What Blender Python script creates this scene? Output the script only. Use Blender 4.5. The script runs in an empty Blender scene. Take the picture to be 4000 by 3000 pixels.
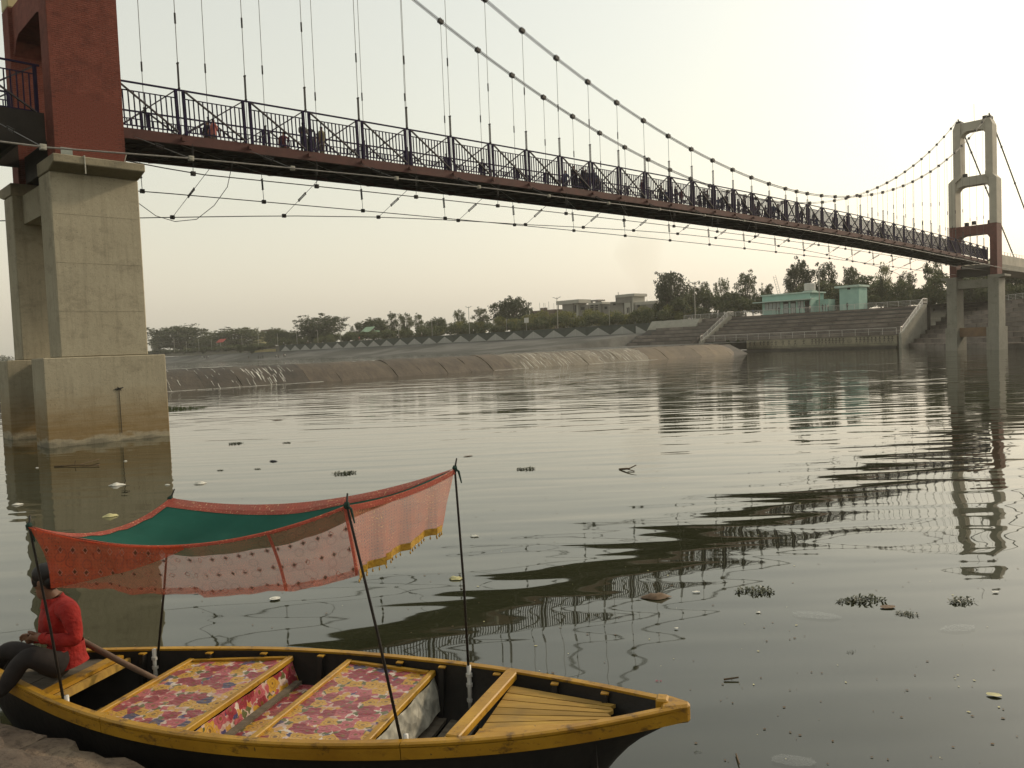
import bpy, bmesh, math, random
import numpy as np
from mathutils import Matrix, Vector, Quaternion
R = math.radians
scene = bpy.context.scene
COL = scene.collection
random.seed(7)
rng = np.random.default_rng(7)

# ------------------------------------------------------------------ camera
FPX, PITCH, ROLL, CAMH = 3121.36, 0.04546, 0.03962, 3.0
_c, _s = math.cos(PITCH), math.sin(PITCH)
FWD = np.array([0, _c, -_s]); UP0 = np.array([0, _s, _c]); RT0 = np.array([1.0, 0, 0])
_cr, _sr = math.cos(ROLL), math.sin(ROLL)
RT = _cr * RT0 - _sr * UP0; UP = _cr * UP0 + _sr * RT0
CAM = np.array([0, 0, CAMH])
cam_d = bpy.data.cameras.new('camera'); cam = bpy.data.objects.new('camera', cam_d); COL.objects.link(cam)
cam_d.sensor_width = 36; cam_d.lens = 36 * FPX / 4000; cam_d.clip_start = 0.1; cam_d.clip_end = 6000
m = Matrix.Identity(4)
for i in range(3):
    m[i][0], m[i][1], m[i][2], m[i][3] = RT[i], UP[i], -FWD[i], CAM[i]
cam.matrix_world = m
scene.camera = cam

# ------------------------------------------------------------------ sky, sun, exposure
SUN_AZ, SUN_EL = R(62), R(29)          # to the right of the view axis (+y), above the horizon
world = bpy.data.worlds.new('World'); scene.world = world; world.use_nodes = True
wn = world.node_tree.nodes; wl = world.node_tree.links
bg = wn['Background']
sky = wn.new('ShaderNodeTexSky'); sky.sky_type = 'NISHITA'; sky.sun_disc = False
sky.sun_elevation = SUN_EL; sky.sun_rotation = SUN_AZ
sky.air_density = 2.5; sky.dust_density = 3.0; sky.ozone_density = 1.0
hs = wn.new('ShaderNodeHueSaturation'); hs.inputs['Saturation'].default_value = 0.50
veil = wn.new('ShaderNodeMix'); veil.data_type = 'RGBA'           # even, milky overcast haze mixed into the clear-sky model
veil.inputs['Factor'].default_value = 0.42; veil.inputs[7].default_value = (5.6, 5.4, 4.6, 1)
wl.new(sky.outputs[0], hs.inputs['Color']); wl.new(hs.outputs[0], veil.inputs[6])
wl.new(veil.outputs[2], bg.inputs['Color']); bg.inputs['Strength'].default_value = 0.173
sun_d = bpy.data.lights.new('sun', 'SUN'); sun = bpy.data.objects.new('sun', sun_d); COL.objects.link(sun)
sun_d.energy = 2.0; sun_d.angle = R(4); sun_d.color = (1.0, 0.83, 0.60)
sd = Vector((math.sin(SUN_AZ) * math.cos(SUN_EL), math.cos(SUN_AZ) * math.cos(SUN_EL), math.sin(SUN_EL)))
sun.rotation_euler = (-sd).to_track_quat('-Z', 'Y').to_euler()
sun.location = (60, 40, 60)
scene.view_settings.view_transform = 'Standard'; scene.view_settings.look = 'None'
scene.view_settings.gamma = 1.0; scene.view_settings.exposure = 0.0
scene.render.engine = 'CYCLES'
scene.cycles.max_bounces = 8; scene.cycles.transparent_max_bounces = 16; scene.cycles.volume_bounces = 1
scene.cycles.caustics_reflective = False; scene.cycles.caustics_refractive = False

# ------------------------------------------------------------------ geometry of the place: pixel rays and the bridge frame
ANG = 0.79950
O3 = np.array([-13.6121, 34.439, 0.0])
S3 = np.array([math.sin(ANG), math.cos(ANG), 0]); N3 = np.array([math.cos(ANG), -math.sin(ANG), 0])
def ray(x, y): return FWD + (x - 2000) / FPX * RT - (y - 1500) / FPX * UP
def hit(x, y, nrm, p0):
    d = ray(x, y); return CAM + d * (((p0 - CAM) @ nrm) / (d @ nrm))
def atz(x, y, z): return hit(x, y, np.array([0, 0, 1.0]), np.array([0, 0, float(z)]))
def aty(x, y, Y): return hit(x, y, np.array([0, 1.0, 0]), np.array([0, float(Y), 0]))
def B(P): d = P - O3; return np.array([d @ S3, d @ N3, P[2]])
def ats(x, y, s): return B(hit(x, y, S3, O3 + s * S3))      # -> (s, n, z)
def atn(x, y, n): return B(hit(x, y, N3, O3 + n * N3))
def W(s, n, z=0.0): return O3 + s * S3 + n * N3 + np.array([0, 0, z])
BR = Matrix.Translation(Vector(O3)) @ Matrix.Rotation(math.atan2(S3[1], S3[0]), 4, 'Z')   # local x = s, local y = -n

# ------------------------------------------------------------------ mesh helpers
class MB:
    def __init__(self): self.v = []; self.f = []; self.m = []; self.uv = []
    def add(self, vs, fs, mi=0, uv=None):
        o = len(self.v); self.v += [tuple(map(float, p)) for p in vs]
        self.uv += (uv if uv else [(p[0], p[1]) for p in vs])
        for f in fs: self.f.append([i + o for i in f]); self.m.append(mi)
    def box(self, a, b, mi=0):
        x0, y0, z0 = a; x1, y1, z1 = b
        x0, x1 = min(x0, x1), max(x0, x1); y0, y1 = min(y0, y1), max(y0, y1); z0, z1 = min(z0, z1), max(z0, z1)
        self.add([(x0,y0,z0),(x1,y0,z0),(x1,y1,z0),(x0,y1,z0),(x0,y0,z1),(x1,y0,z1),(x1,y1,z1),(x0,y1,z1)],
                 [(3,2,1,0),(4,5,6,7),(0,1,5,4),(1,2,6,5),(2,3,7,6),(3,0,4,7)], mi)
    def bar(self, p, q, w, h=None, up=(0, 0, 1), mi=0):      # rectangular bar from p to q
        h = h or w; p = Vector(p); q = Vector(q); d = (q - p).normalized(); u = Vector(up)
        if abs(d.dot(u)) > 0.98: u = Vector((1, 0, 0))
        x = d.cross(u).normalized() * w / 2; y = x.cross(d).normalized() * h / 2
        vs = [e + sx * x + sy * y for e in (p, q) for sx, sy in ((-1,-1),(1,-1),(1,1),(-1,1))]
        self.add(vs, [(0,1,2,3),(7,6,5,4),(0,4,5,1),(1,5,6,2),(2,6,7,3),(3,7,4,0)], mi)
    def tube(self, pts, r, n=6, mi=0, cap=True):
        pts = [Vector(p) for p in pts]; k = len(pts)
        rs = r if hasattr(r, '__len__') else [r] * k
        up = Vector((0, 0, 1)); vs = []
        d0 = (pts[-1] - pts[0]).normalized()
        if abs(d0.z) > 0.9: up = Vector((1, 0.1, 0))
        for i, p in enumerate(pts):
            d = (pts[min(i + 1, k - 1)] - pts[max(i - 1, 0)])
            d = d.normalized() if d.length > 1e-9 else d0
            x = d.cross(up)
            x = x.normalized() if x.length > 1e-6 else Vector((1, 0, 0))
            y = x.cross(d)
            for j in range(n):
                a = 2 * math.pi * j / n; vs.append(p + rs[i] * (math.cos(a) * x + math.sin(a) * y))
        fs = [(i*n+j, (i+1)*n+j, (i+1)*n+(j+1)%n, i*n+(j+1)%n) for i in range(k-1) for j in range(n)]
        if cap: fs += [tuple(range(n)), tuple(reversed(range((k-1)*n, k*n)))]
        self.add(vs, fs, mi)
    def prism(self, prof, axis, a, b, mi=0):                  # closed profile extruded along an axis: prof in the other two axes
        k = len(prof)
        def mk(p, t):
            if axis == 0: return (t, p[0], p[1])
            if axis == 1: return (p[0], t, p[1])
            return (p[0], p[1], t)
        vs = [mk(p, a) for p in prof] + [mk(p, b) for p in prof]
        fs = [(i, (i+1) % k, (i+1) % k + k, i + k) for i in range(k)] + [tuple(reversed(range(k))), tuple(range(k, 2*k))]
        self.add(vs, fs, mi)
    def grid(self, rows, mi=0, uv=None, flip=False):          # rows of points
        nr, nc = len(rows), len(rows[0]); vs = [p for r_ in rows for p in r_]
        fs = []
        for i in range(nr-1):
            for j in range(nc-1):
                q = (i*nc+j, i*nc+j+1, (i+1)*nc+j+1, (i+1)*nc+j)
                fs.append(tuple(reversed(q)) if flip else q)
        self.add(vs, fs, mi, [t for r_ in uv for t in r_] if uv else None)
    def blob(self, c, r, seg=8, rings=6, mi=0, jit=0.0):
        vs = [(c[0], c[1], c[2]-r[2])]
        for i in range(1, rings):
            ph = math.pi * i / rings
            for j in range(seg):
                th = 2 * math.pi * j / seg; q = 1 + random.uniform(-jit, jit)
                vs.append((c[0]+r[0]*q*math.sin(ph)*math.cos(th), c[1]+r[1]*q*math.sin(ph)*math.sin(th), c[2]-r[2]*q*math.cos(ph)))
        vs.append((c[0], c[1], c[2]+r[2])); L = len(vs)-1
        fs = [(0, 1+(j+1) % seg, 1+j) for j in range(seg)]
        for i in range(rings-2):
            for j in range(seg):
                a = 1+i*seg+j; b = 1+i*seg+(j+1) % seg; fs.append((a, b, b+seg, a+seg))
        o = 1+(rings-2)*seg
        fs += [(o+j, o+(j+1) % seg, L) for j in range(seg)]
        self.add(vs, fs, mi)
    def mesh(self, name, mats, smooth=False, uv=False):
        me = bpy.data.meshes.new(name); me.from_pydata(self.v, [], self.f)
        for mt in (mats if isinstance(mats, (list, tuple)) else [mats]): me.materials.append(mt)
        me.polygons.foreach_set('material_index', self.m)
        if smooth: me.polygons.foreach_set('use_smooth', [True] * len(self.f))
        if uv:
            lay = me.uv_layers.new(name='UVMap'); idx = [i for f in self.f for i in f]
            lay.data.foreach_set('uv', [c for i in idx for c in self.uv[i]])
        me.update(); return me
    def build(self, name, mats, parent=None, smooth=False, uv=False, mw=None):
        return obj(name, self.mesh(name, mats, smooth, uv), parent, mw)
def obj(name, me, parent=None, mw=None):
    o = bpy.data.objects.new(name, me); COL.objects.link(o)
    if parent is not None: o.parent = parent
    if mw is not None: o.matrix_local = mw
    return o
def tag(o, label, cat, group=None):
    o['label'] = label; o['category'] = cat
    if group: o['group'] = group
    return o
def thing(name, label, cat, mw=None, group=None):
    o = bpy.data.objects.new(name, None); COL.objects.link(o); o.empty_display_size = 0.3
    if mw is not None: o.matrix_world = mw
    return tag(o, label, cat, group)
def struct(o): o['kind'] = 'structure'; return o
def stuff(o): o['kind'] = 'stuff'; return o
def T(x, y, z): return Matrix.Translation((x, y, z))
def RZ(a): return Matrix.Rotation(a, 4, 'Z')
def copy_tree(o, parent=None):
    c = o.copy(); COL.objects.link(c); c.parent = parent
    for ch in list(o.children): copy_tree(ch, c)
    return c
def bevel(o, w, seg=1):
    md = o.modifiers.new('bevel', 'BEVEL'); md.width = w; md.segments = seg; md.limit_method = 'ANGLE'; return o
def lerp(a, b, t): return a + (b - a) * t
def interp(x, pts): return float(np.interp(x, [p[0] for p in pts], [p[1] for p in pts]))

# ------------------------------------------------------------------ material helpers
class NT:
    def __init__(self, name):
        self.mat = bpy.data.materials.new(name); self.mat.use_nodes = True
        self.n = self.mat.node_tree.nodes; self.l = self.mat.node_tree.links
        self.b = self.n['Principled BSDF']; self.out = self.n['Material Output']; self._o = None
    def new(self, t, **k):
        nd = self.n.new(t)
        for a, v in k.items(): setattr(nd, a, v)
        return nd
    def set(self, sock, v):
        if hasattr(v, 'is_output') or isinstance(v, bpy.types.NodeSocket): self.l.new(v, sock)
        else:
            if isinstance(v, (tuple, list)) and len(v) == 3 and len(sock.default_value) == 4: v = (*v, 1)
            sock.default_value = v
    def obj(self):
        if self._o is None: self._o = self.new('ShaderNodeTexCoord')
        return self._o.outputs['Object']
    def uv(self):
        self.obj(); return self._o.outputs['UV']
    def mapping(self, vec, scale=(1, 1, 1), rot=(0, 0, 0), loc=(0, 0, 0)):
        m_ = self.new('ShaderNodeMapping'); self.set(m_.inputs['Vector'], vec)
        m_.inputs['Scale'].default_value = scale; m_.inputs['Rotation'].default_value = rot; m_.inputs['Location'].default_value = loc
        return m_.outputs[0]
    def noise(self, vec, scale, detail=4, rough=0.55, dist=0.0):
        t = self.new('ShaderNodeTexNoise'); self.set(t.inputs['Vector'], vec)
        t.inputs['Scale'].default_value = scale; t.inputs['Detail'].default_value = detail
        t.inputs['Roughness'].default_value = rough; t.inputs['Distortion'].default_value = dist
        return t.outputs['Fac']
    def voro(self, vec, scale, feature='F1', out='Distance'):
        t = self.new('ShaderNodeTexVoronoi', feature=feature); self.set(t.inputs['Vector'], vec)
        t.inputs['Scale'].default_value = scale; return t.outputs[out] if out else t
    def math(self, op, a, b=None, c=None, clamp=False):
        t = self.new('ShaderNodeMath', operation=op); t.use_clamp = clamp
        self.set(t.inputs[0], a)
        if b is not None: self.set(t.inputs[1], b)
        if c is not None: self.set(t.inputs[2], c)
        return t.outputs[0]
    def ramp(self, fac, stops, const=False):
        t = self.new('ShaderNodeValToRGB'); self.set(t.inputs[0], fac); e = t.color_ramp.elements
        if const: t.color_ramp.interpolation = 'CONSTANT'
        while len(e) < len(stops): e.new(0.5)
        for el, (p, c_) in zip(e, stops):
            el.position = p; el.color = (*c_, 1) if isinstance(c_, (tuple, list)) and len(c_) == 3 else ((c_, c_, c_, 1) if not isinstance(c_, (tuple, list)) else c_)
        return t.outputs['Color']
    def mix(self, fac, a, b, mode='MIX'):
        t = self.new('ShaderNodeMix', data_type='RGBA', blend_type=mode)
        self.set(t.inputs[0], fac); self.set(t.inputs[6], a); self.set(t.inputs[7], b); return t.outputs[2]
    def sep(self, vec):
        t = self.new('ShaderNodeSeparateXYZ'); self.set(t.inputs[0], vec); return t.outputs
    def comb(self, x, y, z=0.0):
        t = self.new('ShaderNodeCombineXYZ')
        for i_, v in enumerate((x, y, z)): self.set(t.inputs[i_], v)
        return t.outputs[0]
    def rand(self):
        return self.new('ShaderNodeObjectInfo').outputs['Random']
    def bump(self, h, strength=0.4, dist=0.02):
        t = self.new('ShaderNodeBump'); self.set(t.inputs['Height'], h)
        t.inputs['Strength'].default_value = strength; t.inputs['Distance'].default_value = dist
        self.l.new(t.outputs[0], self.b.inputs['Normal']); return t
    def done(self, color, rough=0.7, metallic=0.0, spec=0.35):
        self.set(self.b.inputs['Base Color'], color); self.set(self.b.inputs['Roughness'], rough)
        self.b.inputs['Metallic'].default_value = metallic; self.b.inputs['Specular IOR Level'].default_value = spec
        return self.mat
def simple(name, c1, c2=None, rough=0.7, scale=4, bump=0.25, bscale=None, bdist=0.01, metallic=0.0, spec=0.3, objvar=0.0, stretch=(1, 1, 1)):
    t = NT(name); v = t.mapping(t.obj(), stretch)
    n = t.noise(v, scale, 5)
    c2 = c2 or tuple(x * 0.72 for x in c1)
    col = t.ramp(n, [(0.32, c2), (0.68, c1)])
    if objvar:
        f = t.math('MULTIPLY_ADD', t.rand(), 2 * objvar, 1 - objvar)
        col = t.mix(1.0, col, t.comb(f, f, f), 'MULTIPLY')
    if bump: t.bump(t.noise(v, bscale or scale * 6, 4), bump, bdist)
    return t.done(col, rough, metallic, spec)

MT = {}
def concrete(name, base, dark, stain=True, footing=False):
    t = NT(name); o = t.obj(); z = t.sep(o)[2]
    big = t.noise(o, 0.55, 5, 0.6); fine = t.noise(o, 6, 6, 0.65)
    col = t.ramp(big, [(0.3, dark), (0.7, base)])
    col = t.mix(t.math('MULTIPLY', fine, 0.6), col, tuple(x * 0.62 for x in base))
    vs = t.mapping(o, (2.2, 2.2, 0.12))                     # streaks running down
    st = t.ramp(t.noise(vs, 2.4, 5, 0.7), [(0.5, 0.0), (0.72, 1.0)])
    col = t.mix(t.math('MULTIPLY', st, 0.34), col, (0.13, 0.11, 0.075))
    gr = t.ramp(t.noise(t.mapping(o, (1, 1, 1.6)), 1.1, 7, 0.75), [(0.52, 0.0), (0.66, 1.0)])
    col = t.mix(t.math('MULTIPLY', gr, 0.32), col, (0.10, 0.085, 0.06))
    pits = t.ramp(t.noise(o, 22, 3, 0.8), [(0.60, 0.0), (0.70, 1.0)])
    col = t.mix(t.math('MULTIPLY', pits, 0.75), col, (0.055, 0.05, 0.04))
    if stain:                                                # tide marks above the water
        wob = t.math('MULTIPLY_ADD', t.noise(t.mapping(o, (1, 1, 3)), 1.3, 5), 0.9, -0.45)
        zz = t.math('ADD', z, wob)
        tide = t.ramp(t.math('DIVIDE', zz, 3.3, clamp=True), [(0.0, 0.1), (0.06, 0.2), (0.10, 1.0), (0.32, 0.8), (0.5, 0.35), (0.68, 0.0)])
        band = t.noise(t.mapping(o, (0.3, 0.3, 9)), 1.0, 4, 0.7)
        col = t.mix(t.math('MULTIPLY', tide, t.math('MULTIPLY_ADD', band, 1.0, 0.25), clamp=True), col, (0.19, 0.115, 0.035))
        wet = t.ramp(t.math('DIVIDE', zz, 3.3, clamp=True), [(0.0, 1.0), (0.05, 0.0)])
        col = t.mix(t.math('MULTIPLY', wet, 0.55), col, (0.07, 0.065, 0.05))
    h = t.math('ADD', t.math('MULTIPLY', fine, 1.0), t.math('MULTIPLY', pits, -1.2))
    t.bump(h, 0.5, 0.03)
    return t.done(col, 0.9, 0, 0.2)
MT['concrete'] = concrete('pier concrete', (0.42, 0.375, 0.27), (0.33, 0.29, 0.205))
MT['concrete_dirty'] = concrete('mossy cap concrete', (0.34, 0.295, 0.2), (0.20, 0.17, 0.115), stain=False)
MT['concrete_far'] = concrete('far pier concrete', (0.32, 0.305, 0.25), (0.24, 0.23, 0.19), stain=False)
MT['tower_paint'] = simple('grey cream tower paint', (0.45, 0.41, 0.33), (0.34, 0.31, 0.25), 0.85, 0.5, 0.2, 8)
MT['cream'] = simple('cream tower paint', (0.52, 0.45, 0.26), (0.42, 0.36, 0.2), 0.85, 0.8, 0.2, 8)
t = NT('red brick tile'); o = t.obj()
c_ = t.ramp(t.noise(o, 3.2, 6, 0.7), [(0.28, (0.085, 0.024, 0.017)), (0.5, (0.15, 0.042, 0.028)), (0.75, (0.20, 0.06, 0.042))])
c_ = t.mix(t.math('MULTIPLY', t.voro(t.mapping(o, (4.1, 4.1, 12.5)), 1.0, out='Color'), 0.22), c_, (0.25, 0.09, 0.06))
c_ = t.mix(t.ramp(t.noise(o, 0.5, 5, 0.7), [(0.48, 0.0), (0.75, 0.55)]), c_, (0.055, 0.02, 0.015))
t.bump(t.noise(o, 30, 4), 0.3, 0.008); MT['brick'] = t.done(c_, 0.85, 0, 0.2)
MT['mortar'] = simple('pale red mortar', (0.26, 0.14, 0.11), None, 0.95, 5, 0.3)
MT['brick_far'] = simple('far red brick paint', (0.15, 0.055, 0.042), (0.10, 0.04, 0.03), 0.85, 3, 0.2)
t = NT('red oxide girder paint'); o = t.obj()
c_ = t.ramp(t.noise(o, 0.8, 6, 0.65), [(0.3, (0.048, 0.016, 0.012)), (0.7, (0.09, 0.028, 0.021))])
c_ = t.mix(t.ramp(t.noise(t.mapping(o, (0.5, 3, 3)), 2.2, 5, .7), [(0.55, 0.0), (0.7, 0.8)]), c_, (0.05, 0.028, 0.02))
MT['girder'] = t.done(c_, 0.7, 0, 0.3)
MT['soffit'] = simple('dark deck underside', (0.032, 0.025, 0.019), (0.018, 0.014, 0.011), 0.85, 1.2, 0.2)  # even near-black brown for undersides and deck beams
MT['rail_purple'] = simple('purple railing paint', (0.016, 0.008, 0.040), (0.010, 0.006, 0.022), 0.75, 3, 0.0, spec=0.15)
MT['rail_grey'] = simple('worn grey brace steel', (0.065, 0.052, 0.052), (0.04, 0.032, 0.034), 0.6, 4, 0.0, spec=0.4)
MT['steel'] = simple('galvanised cable steel', (0.16, 0.155, 0.14), (0.09, 0.085, 0.075), 0.55, 8, 0.0, metallic=0.35)
MT['steel_dark'] = simple('dark clamp iron', (0.032, 0.029, 0.026), (0.02, 0.018, 0.016), 0.6, 8, 0.0, metallic=0.3)
MT['clamp_light'] = simple('pale cast clamp', (0.42, 0.40, 0.33), (0.3, 0.28, 0.23), 0.7, 9, 0.1)
MT['white_pipe'] = simple('white pipe paint', (0.55, 0.53, 0.48), (0.42, 0.4, 0.36), 0.4, 5, 0.0, spec=0.5)
MT['lamp_post'] = simple('galvanised lamp post', (0.33, 0.31, 0.26), (0.24, 0.225, 0.19), 0.5, 5, 0.0, metallic=0.2)
# ------------------------------------------------------------------ water
t = NT('river water')
geo = t.new('ShaderNodeNewGeometry').outputs['Position']; yy = t.sep(geo)[1]; xx = t.sep(geo)[0]
far = t.new('ShaderNodeMapRange', interpolation_type='SMOOTHSTEP'); t.set(far.inputs[0], yy)
far.inputs[1].default_value = 17; far.inputs[2].default_value = 60; far.inputs[3].default_value = 0; far.inputs[4].default_value = 1
patch = t.ramp(t.noise(t.mapping(geo, (0.05, 0.12, 1)), 0.9, 3), [(0.35, 0.45), (0.65, 1.0)])
fr = t.math('MULTIPLY', far.outputs[0], patch)
h1 = t.noise(t.mapping(geo, (0.24, 1.0, 1), (0, 0, R(7))), 1.45, 0.6, 0.4, 0.35)
h5 = t.noise(t.mapping(geo, (0.24, 1.0, 1), (0, 0, R(12))), 0.62, 0.5, 0.4, 0.3)
h4 = t.noise(t.mapping(geo, (0.20, 1.0, 1), (0, 0, R(3))), 0.36, 1.5, 0.45, 0.2)
h2 = t.noise(t.mapping(geo, (0.30, 1.0, 1), (0, 0, R(-4))), 2.6, 2.0, 0.5)
h3 = t.noise(t.mapping(geo, (0.5, 1.0, 1), (0, 0, R(20))), 0.26, 1.0, 0.4)
hh = t.math('MULTIPLY', h1, t.math('MULTIPLY_ADD', fr, 0.020, 0.0155))
hh = t.math('ADD', hh, t.math('MULTIPLY', h5, 0.012))
hh = t.math('ADD', hh, t.math('MULTIPLY', h2, t.math('MULTIPLY_ADD', fr, 0.008, 0.0004)))
hh = t.math('ADD', hh, t.math('MULTIPLY', h4, t.math('MULTIPLY', fr, 0.10)))
hh = t.math('ADD', hh, t.math('MULTIPLY', h3, 0.020))
t.bump(hh, 1.0, 1.0)
scum = t.noise(t.mapping(geo, (0.6, 1.6, 1)), 0.9, 6, 0.65)
wc = t.ramp(scum, [(0.35, (0.020, 0.0215, 0.010)), (0.7, (0.030, 0.031, 0.016))])
spk = t.ramp(t.noise(geo, 26, 2, 0.5), [(0.74, 0.0), (0.78, 1.0)])
wc = t.mix(t.math('MULTIPLY', spk, t.ramp(t.noise(geo, 1.1, 3), [(0.45, 0.0), (0.7, 0.8)])), wc, (0.07, 0.066, 0.048))
MT['water'] = t.done(wc, 0.02, 0, 0.5); t.b.inputs['IOR'].default_value = 1.62
w = MB(); w.add([(-900, -900, 0), (260, -900, 0), (260, 46.5, 0), (-900, 46.5, 0)], [(0, 1, 2, 3)])
struct(w.build('river', MT['water'], mw=BR))
w = MB(); w.add([(-900, 50.3, 2.08), (170, 50.3, 2.08), (170, 900, 2.08), (-900, 900, 2.08)], [(0, 1, 2, 3)])
struct(w.build('upstream_river', MT['water'], mw=BR))

# ------------------------------------------------------------------ terrain
t = NT('bank soil and dry grass'); o = t.obj()
c_ = t.ramp(t.noise(o, 0.06, 6, 0.6), [(0.3, (0.07, 0.066, 0.048)), (0.55, (0.105, 0.098, 0.073)), (0.8, (0.075, 0.085, 0.04))])
c_ = t.mix(t.math('MULTIPLY', t.noise(o, 1.4, 5, 0.7), 0.5), c_, (0.045, 0.043, 0.032))
t.bump(t.noise(o, 2.5, 5), 0.6, 0.2); MT['soil'] = t.done(c_, 0.95, 0, 0.1)
t = NT('grey revetment slope'); o = t.obj()
c_ = t.ramp(t.noise(t.mapping(o, (1, 0.25, 1)), 0.25, 6, 0.65), [(0.3, (0.075, 0.073, 0.066)), (0.7, (0.15, 0.145, 0.13))])
c_ = t.mix(t.ramp(t.noise(o, 0.045, 3), [(0.45, 0.0), (0.55, 0.7)]), c_, (0.05, 0.05, 0.042))
t.bump(t.noise(o, 1.5, 5), 0.5, 0.15); MT['revetment'] = t.done(c_, 0.95, 0, 0.1)
# upstream bank: the toe line flares out beside the weir, the slope climbs to the foot of the retaining wall at s = 155
TOE = [(-900, 138), (-400, 138), (-300, 137), (-200, 132), (-150, 124), (-110, 112), (-80, 103), (-50.5, 97)]
def toe(n): return interp(n, TOE)
rows = []
for n in list(range(-900, -300, 60)) + list(range(-300, -90, 8)) + [-88.4, -88.0, -80, -70, -60, -50.5]:
    tz = toe(n); wob = 0.35 * math.sin(n * 0.11) + 0.2 * math.sin(n * 0.37)
    end = 5.4 if n > -290 else 5.4
    if n > -88.2:
        rows.append([(tz - 6, -n, 1.2), (tz + wob, -n, 2.15), (lerp(tz, 144.7, 0.35), -n, 2.2), (lerp(tz, 144.7, 0.7), -n, 2.22), (144.9, -n, 2.25)]); continue
    rows.append([(tz - 6, -n, 1.2), (tz + wob, -n, 2.15), (lerp(tz, 154.9, 0.35), -n, 2.9 + 0.1 * wob), (lerp(tz, 154.9, 0.7), -n, 4.3 + 0.12 * wob), (154.6, -n, end)])
w = MB(); w.grid(rows, flip=True); struct(w.build('upstream_bank', MT['revetment'], smooth=True, mw=BR))
# ground behind walls and steps
P1 = np.array([77.2, 153.0]); P3 = np.array([70.2, 84.0]); dB = (P3 - P1) / np.linalg.norm(P3 - P1); nB = np.array([-dB[1], dB[0]])
if nB[0] < 0: nB = -nB
w = MB()
rows = [[(155.3, -n, 7.75), (162, -n, 8.0), (190, -n, 8.2), (400, -n, 8.6), (2500, -n, 9)] for n in (-900, -500, -300, -200, -120, -88.3)]
w.grid(rows, flip=True)
rows = [[(160.2, -n, 8.28), (162, -n, 8.29), (190, -n, 8.3), (400, -n, 8.6), (2500, -n, 9)] for n in (-88.3, -60, -24)]
w.grid(rows, flip=True)
a_ = W(160.2, -24); a2 = W(2500, -24)
e0 = P1 + nB * 20.2; e1 = P3 + nB * 20.2
BRi = BR.inverted()
q = [BRi @ Vector((*p, 8.28)) for p in [(a_[0], a_[1]), (a2[0], a2[1]), (2600, 300), (900, -400), (e1[0] + dB[0] * 300, e1[1] + dB[1] * 300), (e1[0], e1[1]), (e0[0], e0[1])]]
w.add(q, [tuple(reversed(range(7)))])
w.add([(-1500, 700, 3.0), (160, 700, 3.0), (160, 2500, 4.0), (-1500, 2500, 4.0)], [(0, 1, 2, 3)])
struct(w.build('ground', MT['soil'], mw=BR))

# ------------------------------------------------------------------ weir across the river, in cast slabs
def weir_mat(name, a, b, c):
    t = NT(name); o = t.obj(); v = t.mapping(o, (3.2, 0.55, 0.55))
    col = t.ramp(t.noise(o, 0.5, 6, 0.7), [(0.3, a), (0.7, b)])
    col = t.mix(t.ramp(t.noise(v, 1.2, 5, 0.75), [(0.5, 0.0), (0.68, 0.8)]), col, c)
    f = t.math('MULTIPLY_ADD', t.rand(), 0.5, 0.75); col = t.mix(1.0, col, t.comb(f, f, f), 'MULTIPLY')
    t.bump(t.noise(o, 4, 6, 0.7), 0.8, 0.12); return t.done(col, 0.75, 0, 0.4)
MT['weir_wet'] = weir_mat('wet mossy weir stone', (0.035, 0.029, 0.021), (0.075, 0.06, 0.042), (0.028, 0.026, 0.02))
MT['weir_dry'] = weir_mat('dry brown weir stone', (0.048, 0.037, 0.025), (0.10, 0.076, 0.05), (0.032, 0.026, 0.02))
MT['weir_pale'] = weir_mat('pale washed weir stone', (0.08, 0.066, 0.047), (0.155, 0.13, 0.09), (0.24, 0.22, 0.17))
MT['weir_tan'] = weir_mat('tan apron stone', (0.085, 0.063, 0.037), (0.15, 0.11, 0.064), (0.065, 0.052, 0.036))
MT['foam'] = simple('white water foam', (0.75, 0.74, 0.66), (0.5, 0.49, 0.42), 0.6, 6, 0.4, 12)
wroot = thing('weir', 'long low stone weir with rounded crest crossing the river behind the bridge', 'weir', BR)
PROF = [(45.2, -0.4), (45.7, 0.0), (46.6, 0.75), (47.4, 1.32), (48.3, 1.78), (49.2, 2.04), (50.0, 2.12), (50.6, 2.05), (51.2, 1.2)]
s0 = -64.0; k = 0
while s0 < 131:
    ln = 4.0 if s0 < 96 else 5.2
    dz = random.uniform(-0.03, 0.03); g = 0.05; w = MB()
    rows = []
    for fx in np.linspace(s0 + g / 2, min(s0 + ln - g / 2, 131.5), 7):
        r_ = []
        for i_, (y, z) in enumerate(PROF):
            j = 0.055 if 1 < i_ < 7 else 0.02
            tail = max(0.0, (fx - 122) / 9.5)
            r_.append((fx + random.uniform(-j, j) * .5, y + random.uniform(-j, j) + 2.5 * tail, max(z * (1 - 0.75 * tail * tail) + dz + random.uniform(-j, j), -0.4)))
        rows.append(r_)
    w.grid(rows, flip=True); w.grid([rows[0], [(p[0], p[1] + 0.2, -0.45) for p in rows[0]]]); w.grid([rows[-1], [(p[0], p[1] + 0.2, -0.45) for p in rows[-1]]], flip=True)
    mt = 'weir_wet' if s0 < 30 else ('weir_dry' if s0 < 62 else ('weir_pale' if s0 < 95 else 'weir_tan'))
    w.build('slab', MT[mt], wroot, smooth=True); s0 += ln; k += 1
w = MB(); w.prism([(46.0, -1), (46.0, -0.1), (50.2, 1.95), (50.2, -1)], 0, -64, 129); w.build('core', MT['weir_wet'], wroot)
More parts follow.
